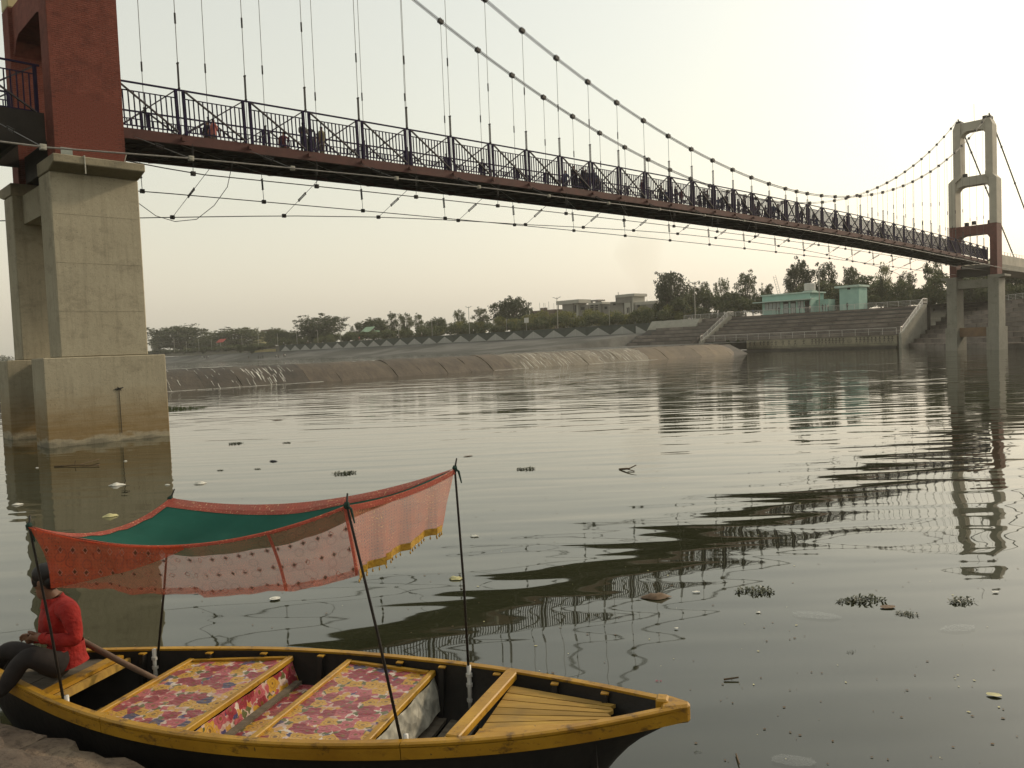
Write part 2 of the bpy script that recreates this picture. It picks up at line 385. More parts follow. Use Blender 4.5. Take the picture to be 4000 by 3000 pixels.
# foam: line at the toe, film on the crest, trickles down the face
w = MB()
def foam_run(a, b, y, z, wd):
    x = a
    while x < b:
        l = random.uniform(0.5, 2.2); ww = wd * random.uniform(0.4, 1.5)
        w.add([(x, y - ww, z), (x + l, y - ww * random.uniform(.5, 1.3), z), (x + l, y + ww, z + .01), (x, y + ww, z + .01)], [(0, 1, 2, 3)])
        x += l * random.uniform(0.85, 1.1)
foam_run(-64, 32, 45.45, 0.02, 0.16); foam_run(80, 97, 45.45, 0.02, 0.1); foam_run(60, 66, 45.45, 0.02, 0.06)
foam_run(-64, 24, 49.9, 2.165, 0.2); foam_run(66, 95, 49.8, 2.165, 0.1)
def trickle(s, top, ln, wd):
    ys = np.linspace(top, top - ln, 6); off = 0; L = []; Rr = []
    for y in ys:
        z = float(np.interp(y, [p[0] for p in PROF], [p[1] for p in PROF])) + 0.075
        off += random.uniform(-.03, .03); ww = wd * random.uniform(0.3, 1.2)
        L.append((s + off - ww, y - .05, z)); Rr.append((s + off + ww, y - .05, z))
    w.grid([L, Rr])
for _ in range(90):
    top = random.uniform(46.2, 49.3); trickle(random.uniform(-10, 31), top, min(random.uniform(0.2, 1.1), top - 45.55), random.uniform(0.012, 0.03))
for _ in range(26):
    trickle(random.uniform(25, 30), random.uniform(46.6, 48.8), random.uniform(0.6, 1.0), random.uniform(0.02, 0.05))
for _ in range(120):
    top = random.uniform(46.4, 49.6); trickle(random.uniform(66, 96), top, min(random.uniform(0.3, 1.8), top - 45.6), random.uniform(0.015, 0.04))
fo = w.build('water_foam', MT['foam'], mw=BR); stuff(fo); fo['label'] = 'white foam and trickles of water running down the weir'; fo['category'] = 'foam'

# ------------------------------------------------------------------ retaining wall with white triangles
MT['wall_dark'] = simple('dark green grey wall paint', (0.062, 0.072, 0.060), (0.045, 0.05, 0.044), 0.9, 0.6, 0.2)
t = NT('white ribbed triangle panel'); o = t.obj()
rib = t.math('SINE', t.math('MULTIPLY', t.sep(o)[1], 22.0))
c_ = t.mix(t.math('MULTIPLY_ADD', rib, 0.3, 0.5, clamp=True), (0.24, 0.235, 0.215), (0.36, 0.355, 0.33))
MT['triangle'] = t.done(c_, 0.85, 0, 0.2)
MT['trim_white'] = simple('pale wall trim', (0.42, 0.41, 0.37), None, 0.8, 3, 0.1)
rw = thing('retaining_wall', 'dark retaining wall with a row of pale triangles along the upstream bank', 'wall', BR)
w = MB(); w.box((155, 88.6, 5.2), (155.5, 283, 7.75)); w.build('wall', MT['wall_dark'], rw)
w = MB(); w.box((154.9, 88.6, 7.752), (155.6, 283.4, 7.95)); w.build('coping', MT['wall_dark'], rw)
w = MB(); w.prism([(-4.0, 0), (4.0, 0), (0, 2.05)], 0, -0.08, 0.0); tri = w.mesh('triangle_panel', MT['triangle'])
w = MB(); w.box((-0.14, -0.07, 0), (-0.082, 0.07, 2.0)); trib = w.mesh('triangle_rib', MT['trim_white'])
yc = 97.2; k = 0
while yc < 280:
    p_ = obj('triangle_panel', tri, rw, T(154.998, yc, 5.45)); obj('rib', trib, p_)
    yc += 8.2; k += 1
w = MB(); w.prism([(0, 0), (-3.9, 0), (0, 1.95)], 0, -0.08, 0); obj('half_triangle_panel', w.mesh('half', MT['triangle']), rw, T(154.998, 92.7, 5.45))
w = MB(); w.box((154.95, 88.6, 5.3), (154.996, 282, 5.44)); w.build('base_trim', MT['trim_white'], rw)
for i_ in range(24):
    w = MB(); w.box((154.93, 93.1 + 8.2 * i_ - .06, 5.45), (154.99, 93.1 + 8.2 * i_ + .06, 7.75)); w.build('pilaster', MT['wall_dark'], rw)
# concrete end wall beside the steps
w = MB(); w.prism([(150.5, 2.3), (160, 2.3), (160, 8.35), (156, 8.3), (154.6, 7.0)], 1, 74.0, 88.3)
ew = tag(w.build('concrete_wall', MT['concrete_far'], mw=BR), 'weathered plain concrete wall between the pale triangles and the steps', 'wall')

# ------------------------------------------------------------------ ghat: tiers of stone steps on the far bank
MT['step'] = simple('far sandstone step', (0.195, 0.168, 0.145), (0.112, 0.097, 0.084), 0.9, 0.5, 0.5, 3, 0.1, objvar=0.28)
MT['step_dark'] = simple('damp plinth and shadow dark core', (0.055, 0.048, 0.04), (0.032, 0.028, 0.024), 0.9, 0.5, 0.5, 3, 0.1, objvar=0.25)  # core shows through the gaps as painted shadow lines between tiers
def block_mesh(l, d, h, seed):
    random.seed(seed); w = MB(); j = lambda a: random.uniform(-a, a)
    vs = [(x + j(.03), y + j(.0), z + j(.03)) for x, y, z in [(0, 0, 0), (d, 0, 0), (d, l, 0), (0, l, 0), (0, 0, h), (d, 0, h), (d, l, h), (0, l, h)]]
    w.add(vs, [(3, 2, 1, 0), (4, 5, 6, 7), (0, 1, 5, 4), (1, 2, 6, 5), (2, 3, 7, 6), (3, 0, 4, 7)]); return w
MT['nosing'] = simple('painted light step edge', (0.30, 0.25, 0.21), (0.15, 0.12, 0.10), 0.9, 0.35, 0.3)  # pale colour paints the light that catches the tier edges
gh = thing('stone_steps', 'broad stone ghat steps between the two white-railed stairways below the green building', 'steps', BR)
BLK = [block_mesh(3.9, 2.7, 0.74, i).mesh('stone_block', MT['step']) for i in range(5)]
random.seed(11)
for k in range(7):
    y = 24.2 + (k % 2) * 1.3 - 1.3 * (k % 2) ; i_ = 0
    while y < 67:
        o_ = obj('stone_block', BLK[(i_ + k) % 5], gh, T(148 + 2 * k - .0 + random.uniform(-.04, .04), y, 2.5 + 0.83 * k)); y += 3.96; i_ += 1
for k in range(7):
    w = MB(); w.box((147.9 + 2 * k, 24.2, 3.245 + 0.83 * k), (149.2 + 2 * k, 67.3, 3.315 + 0.83 * k)); w.build('nosing', MT['nosing'], gh)
w = MB(); w.prism([(147, 2.3), (147.9, 2.5), (160, 7.9), (164, 7.9), (164, 0.5), (147, 0.5)], 1, 24, 68); w.build('core', MT['step_dark'], gh)
gh2 = thing('stone_steps', 'stone steps left of the left stairway running down beside the weir', 'steps', BR)
for k in range(7):
    y = 69.2; i_ = 0; yend = 88 - max(0, (k - 1)) * 1.9
    while y < yend:
        obj('stone_block', BLK[(i_ + 2 * k) % 5], gh2, T(145 + 2 * k, y, 2.2 + 0.87 * k)); y += 3.96; i_ += 1
w = MB(); w.prism([(144.8, 0.5), (144.8, 2.2), (158, 7.9), (160, 7.9), (160, 0.5)], 1, 69, 88); w.build('core', MT['step_dark'], gh2)
# painted river wall with a dark band and rows of stick figures
t = NT('whitewashed river wall'); o = t.obj(); z = t.sep(o)[2]
c_ = t.ramp(t.noise(o, 0.6, 5, 0.7), [(0.3, (0.20, 0.18, 0.13)), (0.7, (0.31, 0.28, 0.20))])
low = t.ramp(t.math('DIVIDE', t.math('ADD', z, t.math('MULTIPLY', t.noise(o, 0.8, 4), 0.5)), 2.5, clamp=True), [(0.30, 1.0), (0.48, 0.0)])
c_ = t.mix(t.math('MULTIPLY', low, 0.85), c_, (0.075, 0.068, 0.05)); MT['mural'] = t.done(c_, 0.9, 0, 0.15)
MT['figure'] = simple('black mural paint', (0.02, 0.018, 0.016), None, 0.9, 5, 0)
pw = thing('painted_wall', 'pale river wall painted with rows of dark dancing stick figures', 'wall', BR)
w = MB(); w.box((146, 24.2, -0.4), (148.0, 56, 2.5)); w.build('wall', MT['mural'], pw)
w = MB(); w.box((145.9, 24.2, 2.502), (147, 56, 2.66)); w.build('coping', MT['step'], pw)
w = MB(); w.box((145.4, 24.2, -0.4), (145.99, 60, 0.42)); w.build('plinth', MT['step_dark'], pw)
w = MB(); w.box((145.975, 24.6, 0.95), (145.996, 55.6, 1.0)); w.box((145.975, 24.6, 2.36), (145.996, 55.6, 2.40)); w.build('painted_line', MT['figure'], pw)
def figure(kind):
    w = MB(); x0, x1 = -0.02, 0.0
    def bar2(a, b, wd): w.bar((x0, a[0], a[1]), (x0, b[0], b[1]), 0.02, wd, up=(0, b[0] - a[0] and -(b[1] - a[1]) or 1, b[0] - a[0]))
    def tri2(a, b, c): w.prism([a, b, c], 0, x0, x1)
    tri2((-.17, .88), (.17, .88), (0, .62)); tri2((-.15, .40), (0, .62), (.15, .40))
    w.prism([(.10 * math.cos(i * math.pi / 4), 1.05 + .10 * math.sin(i * math.pi / 4)) for i in range(8)], 0, x0, x1)
    l = [((-.1, .4), (-.15, 0)), ((.1, .4), (.14, 0))] if kind == 0 else [((-.1, .4), (-.3, .05)), ((.1, .4), (.22, .0))]
    for a, b in l: bar2(a, b, .05)
    a = [((-.16, .86), (-.3, .62)), ((.16, .86), (.3, .62))] if kind == 0 else [((-.16, .86), (-.34, 1.05)), ((.16, .86), (.36, .7))]
    for p, q_ in a: bar2(p, q_, .045)
    if kind == 0: w.prism([(-.17, 1.12), (.17, 1.12), (.12, 1.2), (-.12, 1.2)], 0, x0, x1)
    return w.mesh('painted_figure', MT['figure'])
F0, F1 = figure(0), figure(1)
ys = [54.6, 53.2, 51.3, 50.4, 49.4, 48.0, 46.6, 44.2, 42.3, 40.4, 37.8] + [35.0 - 0.95 * i for i in range(10)] + [31.9 - 6.9 - 0.0 + 0 for _ in ()]
ys = [54.9, 53.3, 51.4, 50.4, 49.2, 47.9, 46.6, 44.3, 42.3, 40.4, 37.9] + [35.4 - 0.72 * i for i in range(10)] + [27.9 + 0.0 - 0.0] * 0 + [27.0 - 0.0 - 0.0] * 0
ys = []
for x_ in (930, 947, 973, 985, 1000, 1016, 1032): ys.append((x_ - 0 + 2000, 1))
pts_px = [(2930, 1), (2947, 1), (2971, 1), (2984, 1), (3000, 1), (3016, 1), (3031, 1), (3059, 1), (3082, 1), (3106, 1), (3140, 1),
          (3173, 0), (3187, 0), (3200, 0), (3212, 0), (3226, 0), (3240, 0), (3253, 0), (3266, 0), (3280, 0), (3294, 0),
          (3346, 0), (3361, 0), (3376, 0), (3391, 0), (3406, 0), (3421, 0), (3437, 0), (3455, 0), (3471, 0), (3486, 0)]
for x_, kd in pts_px:
    n_ = ats(x_, 1340, 146)[1]; obj('painted_figure', F1 if kd else F0, pw, T(145.998, -n_, 1.08))
w = MB()
for a_ in range(16):
    th = math.pi * 2 * a_ / 16
    w.bar((-.01, .42 * math.cos(th), .42 * math.sin(th)), (-.01, .42 * math.cos(th + .39), .42 * math.sin(th + .39)), 0.02, 0.05, up=(1, 0, 0))
    if a_ % 2: w.bar((-.01, .12 * math.cos(th), .12 * math.sin(th)), (-.01, .36 * math.cos(th), .36 * math.sin(th)), 0.02, 0.03, up=(1, 0, 0))
n_ = ats(3318, 1335, 146)[1]; obj('painted_wheel', w.mesh('painted_wheel', MT['figure']), pw, T(145.995, -n_, 1.65))
# section under the bridge: steps running toward us
MBm = Matrix.Translation((P1[0], P1[1], 0)) @ Matrix(((nB[0], dB[0], 0, 0), (nB[1], dB[1], 0, 0), (0, 0, 1, 0), (0, 0, 0, 1)))
gb = thing('stone_steps', 'dark stone ghat steps behind the far bridge tower going down into the water', 'steps', MBm)
LB = float(np.linalg.norm(P3 - P1))
for k in range(10):
    y = -(2.6 + 2.4 * k); i_ = 0
    while y < LB - 4:
        obj('stone_block', BLK[(i_ + k * 3) % 5], gb, T(2 * k + random.uniform(-.04, .04), y, -0.02 + 0.83 * k + random.uniform(-.03, .03))); y += 3.96; i_ += 1
for k in range(10):
    w = MB(); w.box((2 * k - .1, -(2.5 + 2.4 * k), .725 + 0.83 * k), (2 * k + 1.2, LB - 4, .79 + 0.83 * k)); w.build('nosing', MT['nosing'], gb)
w = MB(); w.prism([(0.6, -1), (0.6, 0.0), (20, 8.05), (24, 8.05), (24, -1)], 1, -11.6, LB); w.build('core', MT['step_dark'], gb)

# stairways with side walls and white rails
def rail_run(root, pts, hgt, post, nr=4, mt='white_pipe', r=0.045):
    for k in range(nr):
        zz = hgt * (1 - k / nr)
        w = MB(); w.tube([(p[0], p[1], p[2] + zz) for p in pts], r if k == 0 else r * .6, 5); w.build('rail', MT[mt], root)
    tot = 0
    for a, b in zip(pts[:-1], pts[1:]):
        L = math.dist(a, b); k = max(1, int(round(L / post)))
        for i_ in range(k + (b == pts[-1])):
            f = i_ / k; p = [lerp(a[j], b[j], f) for j in range(3)]
            w = MB(); w.tube([(p[0], p[1], p[2] - .05), (p[0], p[1], p[2] + hgt)], r * .9, 5); w.build('post', MT[mt], root)
def stairway(y0, label):
    st = thing('stairway', label, 'stairs', BR)
    w = MB(); w.prism([(146, -0.3), (146, 2.8), (147, 3.0), (158.6, 8.5), (160, 8.5), (160, 2), (150, -0.3)], 1, y0 - .25, y0 + .25); w.build('side_wall', MT['concrete_far'], st)
    for i_ in range(14):
        w = MB(); w.box((147 + i_ * .93, y0 + .25, 2.0), (147 + (i_ + 1) * .93 + .3, y0 + 1.9, 2.7 + i_ * .41)); w.build('step', MT['step'], st)
    rail_run(st, [(146.2, y0, 2.85), (147.4, y0, 3.0), (158.4, y0, 8.45), (161, y0, 8.5)], 1.15, 1.9)
    return st
stairway(67.8, 'left stairway with white pipe railing climbing the stone steps')
stairway(23.6, 'right stairway with bright handrail and mottled side wall near the far tower')
rl = thing('railing', 'white pipe railing along the terrace in front of the green building', 'railing', BR)
rail_run(rl, [(160.4, 81.5, 8.3), (160.4, 66.8, 8.3), (160.4, 45, 8.3), (160.4, 24.4, 8.3)], 1.15, 2.4)
rl = thing('railing', 'low thin railing on top of the painted river wall', 'railing', BR)
rail_run(rl, [(146.4, 67, 2.66), (146.4, 56, 2.66), (146.4, 24.4, 2.66)], 1.25, 2.6, 2, r=0.04)
rl = thing('railing', 'white railing at the top of the steps behind the far bridge tower', 'railing', MBm)
rail_run(rl, [(20.3, -9, 8.3), (20.3, 20, 8.3), (20.3, 50, 8.3)], 1.15, 2.6)
# ------------------------------------------------------------------ bridge towers
def tower(sc, label, near):
    root = thing('bridge_tower', label, 'bridge tower', BR @ T(sc, 0, 0))
    cm = MT['concrete'] if near else MT['concrete_far']; bm = MT['mortar'] if near else MT['brick_far']
    pm = MT['cream'] if near else MT['tower_paint']
    for side, (fa, fb, ca, cb, la, lb, ua, ub) in {'near': (-1.475, 0.1, -1.37, 0.02, -1.12, -0.22, -0.66, 0.28), 'far': (3.9, 5.45, 4.05, 5.4, 4.15, 5.05, 3.45, 4.43)}.items():
        sg = -1 if side == 'near' else 1
        w = MB(); w.box((-2.19, fa, -1.5), (2.19, fb, 3.29)); bevel(w.build('footing', cm, root), 0.03)
        w = MB(); w.box((-1.57, ca, 3.29), (1.57, cb, 10.14)); bevel(w.build('column', cm, root), 0.04)
        out = ca if side == 'near' else cb; inn = cb if side == 'near' else ca; tip = out + sg * 0.74
        w = MB(); w.prism([(inn, 10.141), (out, 10.141), (tip, 10.34), (tip, 10.64), (inn, 10.64)], 0, -1.60, 1.60)
        cap = w.build('cap', MT['concrete_dirty'] if near else cm, root)
        mdl = bevel(cap, 0.03)
        w = MB(); w.box((-1.24, la, 10.642), (1.24, lb, 17.9)); w.build('brick_leg', bm, root)
        w = MB(); w.box((-1.26, la - .02, 17.902), (1.26, lb + .02, 24.3)); bevel(w.build('shaft', pm, root), 0.05)
        o_ = la if side == 'near' else lb; i2 = lb if side == 'near' else la; uo = ua if side == 'near' else ub; ui = ub if side == 'near' else ua
        w = MB(); w.prism([(o_, 24.301), (uo, 24.85), (ui, 24.85), (i2, 24.301)] if side == 'near' else [(i2, 24.301), (o_, 24.301), (uo, 24.85), (ui, 24.85)], 0, -1.24, 1.24); w.build('shoulder', pm, root)
        w = MB(); w.prism([(uo, 24.852), (uo, 31.9), (uo - sg * .35, 32.75), (ui, 32.75), (ui, 24.852)], 0, -1.05, 1.05); w.build('upper_shaft', pm, root)
        w = MB(); w.box((-0.7, min(uo - sg * .3, ui), 32.752), (0.7, max(uo - sg * .3, ui), 33.1)); w.build('cable_saddle', MT['steel_dark'], root)
    def beam(z0, z1, ya, yb, hs, mt, haunch, hw=0.9, drop=0.7):
        w = MB(); w.prism([(ya, z1), (ya, z0 - drop), (ya + hw * .4, z0 - drop * .25), (ya + hw * .9, z0), (yb - hw * .9, z0), (yb - hw * .4, z0 - drop * .25), (yb, z0 - drop), (yb, z1)] if haunch else [(ya, z0), (yb, z0), (yb, z1), (ya, z1)], 0, -hs, hs)
        return w.build('cross_beam', mt, root)
    beam(16.6, 17.88, -0.219, 4.149, 1.1, MT['brick_far'] if not near else MT['brick'], True)
    beam(23.7, 24.95, -0.20, 4.13, 0.9, pm, True)
    beam(31.45, 32.72, 0.282, 3.448, 0.8, pm, True)
    beam(8.95, 10.12, 0.022, 4.048, 1.2, cm, False)
    beam(1.95, 3.27, 0.102, 3.898, 1.0, simple('rust stained tie beam', (0.22, 0.14, 0.08), (0.15, 0.1, 0.065), 0.9, 0.8, 0.3) if not near else cm, False)
    w = MB(); w.box((-1.0, -0.2, 10.66), (1.0, 4.1, 11.75)); w.build('bearing_beam', MT['soffit'], root)
    return root
TL, TR = -3.975, 115.45
tl = tower(TL, 'near bridge tower, red brick legs on tall stained concrete piers', True)
tr = tower(TR, 'far bridge tower, grey portal standing by the stone steps', False)
# brick cladding on the near tower: the 300 nearest bricks are parts, the rest one mass
def clad():
    bl, bh, g, d = 0.228, 0.068, 0.010, 0.014
    w0 = MB(); w0.box((0, -d, 0), (bl, 0.0, bh)); full = w0.mesh('brick', MT['brick'])
    w0 = MB(); w0.box((0, -d, 0), (bl / 2 - g / 2, 0.0, bh)); half = w0.mesh('brick', MT['brick'])
    rest = MB(); n_obj = 0
    zs = np.arange(10.65, 17.86, bh + g)
    for r_i, z in enumerate(zs):
        x = -1.238 - (0.119 if r_i % 2 else 0)
        while x < 1.235:
            a = max(x, -1.238); b = min(x + bl, 1.238); jy = random.uniform(0, 0.004)
            if b - a > 0.03:
                if n_obj < 300 and (b - a) > bl - 1e-4:
                    obj('brick', full, tl, T(a, -1.1205 - jy, z)); n_obj += 1
                else: rest.box((a, -1.1205 - d - jy, z), (b, -1.1205 - jy, z + bh))
            x += bl + g
        # side faces (toward the left of the photograph) of both legs, and the far leg's near face
        for (ya, yb) in ((-1.12, -0.22), (4.15, 5.05)):
            y = ya - (0.119 if r_i % 2 else 0)
            while y < yb - .02:
                a = max(y, ya); b = min(y + bl, yb)
                if b - a > 0.03: rest.box((-1.2405 - d - random.uniform(0, .004), a, z), (-1.2405, b, z + bh))
                y += bl + g
        x = -1.238 - (0.119 if r_i % 2 else 0)
        while x < 1.235:
            a = max(x, -1.238); b = min(x + bl, 1.238)
            if b - a > 0.03: rest.box((a, 4.1495 - d - random.uniform(0, .004), z), (b, 4.1495, z + bh))
            x += bl + g
    o_ = rest.build('brickwork', MT['brick'], tl); stuff(o_)
clad()
# boarded opening and small fittings on the near tower
w = MB(); w.box((-1.06, -1.15, 10.68), (-0.66, -1.136, 11.12)); w.build('metal_plate', simple('grey green plate', (0.28, 0.30, 0.26), (0.2, 0.22, 0.19), 0.6, 6, 0.1), tl)
w = MB(); w.bar((-0.55, -2.13, 10.66), (-0.55, -2.15, 10.0), 0.035); w.bar((-0.55, -1.3, 10.66), (-0.55, -2.13, 10.66), 0.035); w.build('drain_pipe', MT['clamp_light'], tl)
w = MB(); w.tube([(1.1, -1.25, 10.66), (1.2, -1.35, 11.1)], 0.02, 5); w.build('stub_rod', MT['clamp_light'], tl)
w = MB(); w.tube([(0.35, -1.495, 2.0), (0.352, -1.495, 1.2), (0.36, -1.495, 0.3)], 0.012, 5); w.build('hanging_cable', MT['steel_dark'], tl)
w = MB()
for a_, b_ in (((0.2, 2.0), (0.5, 2.06)), ((0.3, 2.08), (0.42, 1.95)), ((0.25, 1.97), (0.46, 2.04))): w.bar((a_[0], -1.49, a_[1]), (b_[0], -1.52, b_[1]), 0.03)
w.build('iron_bracket', MT['steel_dark'], tl)
# construction joints across the near pier face
w = MB()
pj_m = simple('pour joint line', (0.30, 0.265, 0.19), None, 0.95, 6, 0.2)  # seam colour close to the pier concrete
for z in (5.0, 6.8, 8.6):
    w = MB(); w.box((-1.5, -1.377, z), (1.5, -1.372, z + 0.012)); w.build('pour_joint', pj_m, tl)
# floodlights on the far tower beams and on the near footing side
w = MB(); w.box((-.2, -.25, .12), (.2, .25, .62)); w.bar((0, -.28, 0), (0, -.28, .4), .05); w.bar((0, .28, 0), (0, .28, .4), .05); fl = w.mesh('floodlight', MT['steel_dark'])
for s_, y_, z_, lb in ((0.2, 3.1, 17.9, 'left floodlight on the lowest cross beam of the far tower'), (-.7, 1.9, 17.9, 'middle floodlight on the lowest cross beam of the far tower'), (0.2, 0.1, 17.9, 'right floodlight on the lowest cross beam of the far tower'),
                      (0.2, 3.2, 24.96, 'left floodlight on the middle cross beam of the far tower'), (0.2, 0.35, 24.96, 'right floodlight on the middle cross beam of the far tower'), (0.2, 0.6, 32.73, 'floodlight on the top cross beam of the far tower')):
    tag(obj('floodlight', fl, None, BR @ T(TR + s_, y_, z_)), lb, 'floodlight', 'floodlights on the far tower')
w = MB(); w.tube([(0, 0, 0), (0, 0, 2.6)], 0.03, 5); tag(w.build('lightning_rod', MT['steel_dark'], mw=BR @ T(TR, 1.9, 32.73)), 'thin lightning rod on top of the far tower', 'rod')

# ------------------------------------------------------------------ suspended deck
def zt(s): return 14.49 + 2.66 * s / 100 - 2.314 * (s / 100) ** 2
def slope(s): return math.atan((2.66 - 2 * 2.314 * s / 100) / 100)
HS = [3.0 * i for i in range(19)] + [56.13, 58.26] + [58.26 + 3 * i for i in range(1, 19)]      # hangers
EDGE = [TL + 1.27] + HS + [TR - 1.3]
deck = thing('bridge_deck', 'long suspended footbridge deck with red girders and purple cross braced railings', 'bridge', BR)
def panel_parts(L):
    fr = MB(); fr.box((0.0, -.03, -.07), (L, .03, 0.0)); fr.box((0.16, -.02, -.40), (L - .16, .02, -.36)); fr.box((.16, -.02, -1.80), (L - .16, .02, -1.75)); fr.box((.215, -.02, -1.76), (.235, .02, -.04)); fr.box((L - .235, -.02, -1.76), (L - .215, .02, -.04))
    po = MB(); po.box((-.055, -.055, -1.9), (.055, .055, -.072))
    d1 = MB(); d1.bar((.2, -.07, -.09), (L - .2, -.07, -1.82), .05, .095, up=(0, 1, 0))
    d2 = MB(); d2.bar((L - .2, .055, -.09), (.2, .055, -1.82), .05, .095, up=(0, 1, 0))
    ba = MB(); ba.box((-.022, -.022, -1.75), (.022, .022, -.40))
    return fr, po, d1, d2, ba
PM = {}
def railing(root, s0, s1, y, detail, zf, sl):
    L = round(s1 - s0, 2)
    if L not in PM:
        fr, po, d1, d2, ba = panel_parts(L)
        allb = MB()
        nb = max(3, int(L / 0.25))
        for i_ in range(nb):
            x = .16 + (L - .32) * (i_ + 1) / (nb + 1); allb.box((x - .022, -.022, -1.75), (x + .022, .022, -.40))
        PM[L] = (fr.mesh('railing_panel', MT['rail_purple']), po.mesh('post', MT['rail_purple']), d1.mesh('diagonal_brace', MT['rail_grey']), d2.mesh('diagonal_brace', MT['rail_grey']), ba.mesh('baluster', MT['rail_purple']), allb.mesh('balusters', MT['rail_purple']), nb)
    fr, po, d1, d2, ba, allb, nb = PM[L]
    p = obj('railing_panel', fr, root, T(s0, y, zf(s0)) @ Matrix.Rotation(-sl((s0 + s1) / 2), 4, 'Y'))
    obj('post', po, p, T(.16, 0, 0)); obj('post', po, p, T(L - .16, 0, 0)); obj('diagonal_brace', d1, p); obj('diagonal_brace', d2, p)
    if detail:
        for i_ in range(nb): obj('baluster', ba, p, T(.16 + (L - .32) * (i_ + 1) / (nb + 1), 0, 0))
    else: stuff(obj('baluster_row', allb, p))
for i_, (a, b) in enumerate(zip(EDGE[:-1], EDGE[1:])):
    railing(deck, a, b, 0.0, i_ < 24, zt, slope); railing(deck, a, b, 4.0, False, zt, slope)
# girders and floor in 6 m lengths
gs = np.linspace(TL + 1.25, TR - 1.25, 21)
for a, b in zip(gs[:-1], gs[1:]):
    for y, sg in ((-0.02, -1), (4.02, 1)):
        w = MB(); n_ = 3
        for k in range(n_):
            u0, u1 = lerp(a, b, k / n_), lerp(a, b, (k + 1) / n_)
            za, zb = zt(u0) - 1.90, zt(u1) - 1.90
            for (o1, o2, h1, h2) in ((0, .03, 0, .42), (0, -.14 * 1, 0, .035), (0, -.14, .385, .42)):
                ya, yb = y, y - sg * o2 if o2 > 0 else y - sg * o2 * -1
                ya, yb = (y, y - sg * .03) if o2 > 0 else (y - sg * .031, y - sg * .17)
                vs = [(u0, ya, za - h2), (u1, ya, zb - h2), (u1, yb, zb - h2), (u0, yb, za - h2), (u0, ya, za - h1), (u1, ya, zb - h1), (u1, yb, zb - h1), (u0, yb, za - h1)]
                w.add(vs, [(3, 2, 1, 0), (4, 5, 6, 7), (0, 1, 5, 4), (1, 2, 6, 5), (2, 3, 7, 6), (3, 0, 4, 7)])
        w.build('girder', MT['girder'], deck)
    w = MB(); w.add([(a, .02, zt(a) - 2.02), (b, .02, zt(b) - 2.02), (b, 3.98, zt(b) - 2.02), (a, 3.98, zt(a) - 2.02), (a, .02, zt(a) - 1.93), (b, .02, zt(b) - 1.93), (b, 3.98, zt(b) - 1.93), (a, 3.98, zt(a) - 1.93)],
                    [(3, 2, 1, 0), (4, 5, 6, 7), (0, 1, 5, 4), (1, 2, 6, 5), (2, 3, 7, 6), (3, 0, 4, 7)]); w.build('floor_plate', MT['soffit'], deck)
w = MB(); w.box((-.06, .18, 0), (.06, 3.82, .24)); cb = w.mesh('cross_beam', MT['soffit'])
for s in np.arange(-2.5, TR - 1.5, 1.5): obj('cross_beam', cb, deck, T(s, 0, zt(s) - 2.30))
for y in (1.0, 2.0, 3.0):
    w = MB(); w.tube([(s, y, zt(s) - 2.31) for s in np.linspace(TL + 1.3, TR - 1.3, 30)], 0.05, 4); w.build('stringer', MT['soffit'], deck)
w = MB(); w.box((-.07, -.22, 0), (.07, -.05, .16)); br_ = w.mesh('hanger_bracket', MT['girder'])
for s in HS:
    obj('hanger_bracket', br_, deck, T(s, 0, zt(s) - 2.2)); obj('hanger_bracket', br_, deck, T(s, 4.27, zt(s) - 2.2))
# thin wires and cross bracing slung under the deck
w = MB()
for i_ in range(0, len(HS) - 2, 2):
    a, b = HS[i_], HS[i_ + 2]; w.tube([(a, .1, zt(a) - 2.33), (b, 3.9, zt(b) - 2.36)], .018, 4); w.tube([(b, .1, zt(b) - 2.33), (a, 3.9, zt(a) - 2.36)], .018, 4)
w.build('wind_bracing', MT['steel'], deck)
# approach spans beyond the towers
app = thing('approach_deck', 'approach span of the footbridge left of the red brick tower with plain grey railing', 'bridge', BR)
for y in (0.0, 4.0):
    for k in range(8):
        railing(app, TL - 1.3 - 3 * (k + 1), TL - 1.3 - 3 * k, y, False, lambda s: 14.38, lambda s: 0.0)
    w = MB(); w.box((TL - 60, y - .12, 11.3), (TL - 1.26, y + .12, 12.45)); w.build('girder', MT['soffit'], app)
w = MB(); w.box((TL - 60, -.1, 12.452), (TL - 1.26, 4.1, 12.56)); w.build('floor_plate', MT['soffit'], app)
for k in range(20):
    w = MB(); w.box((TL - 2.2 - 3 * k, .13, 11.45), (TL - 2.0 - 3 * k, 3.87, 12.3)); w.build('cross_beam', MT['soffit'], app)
ap2 = thing('approach_deck', 'grey approach span leaving the far tower toward the right edge', 'bridge', BR)
w = MB(); w.box((TR + 1.3, -.3, 11.6), (TR + 90, 4.3, 12.4)); w.build('deck_slab', MT['concrete_far'], ap2)
for y in (-.3, 4.1):
    w = MB(); w.box((TR + 1.3, y, 12.402), (TR + 90, y + .2, 13.75)); w.build('parapet', MT['tower_paint'], ap2)
    rail_run(ap2, [(TR + 1.4, y + .1, 13.76), (TR + 60, y + .1, 13.76)], 0.45, 1.6, 1, 'white_pipe', .04)

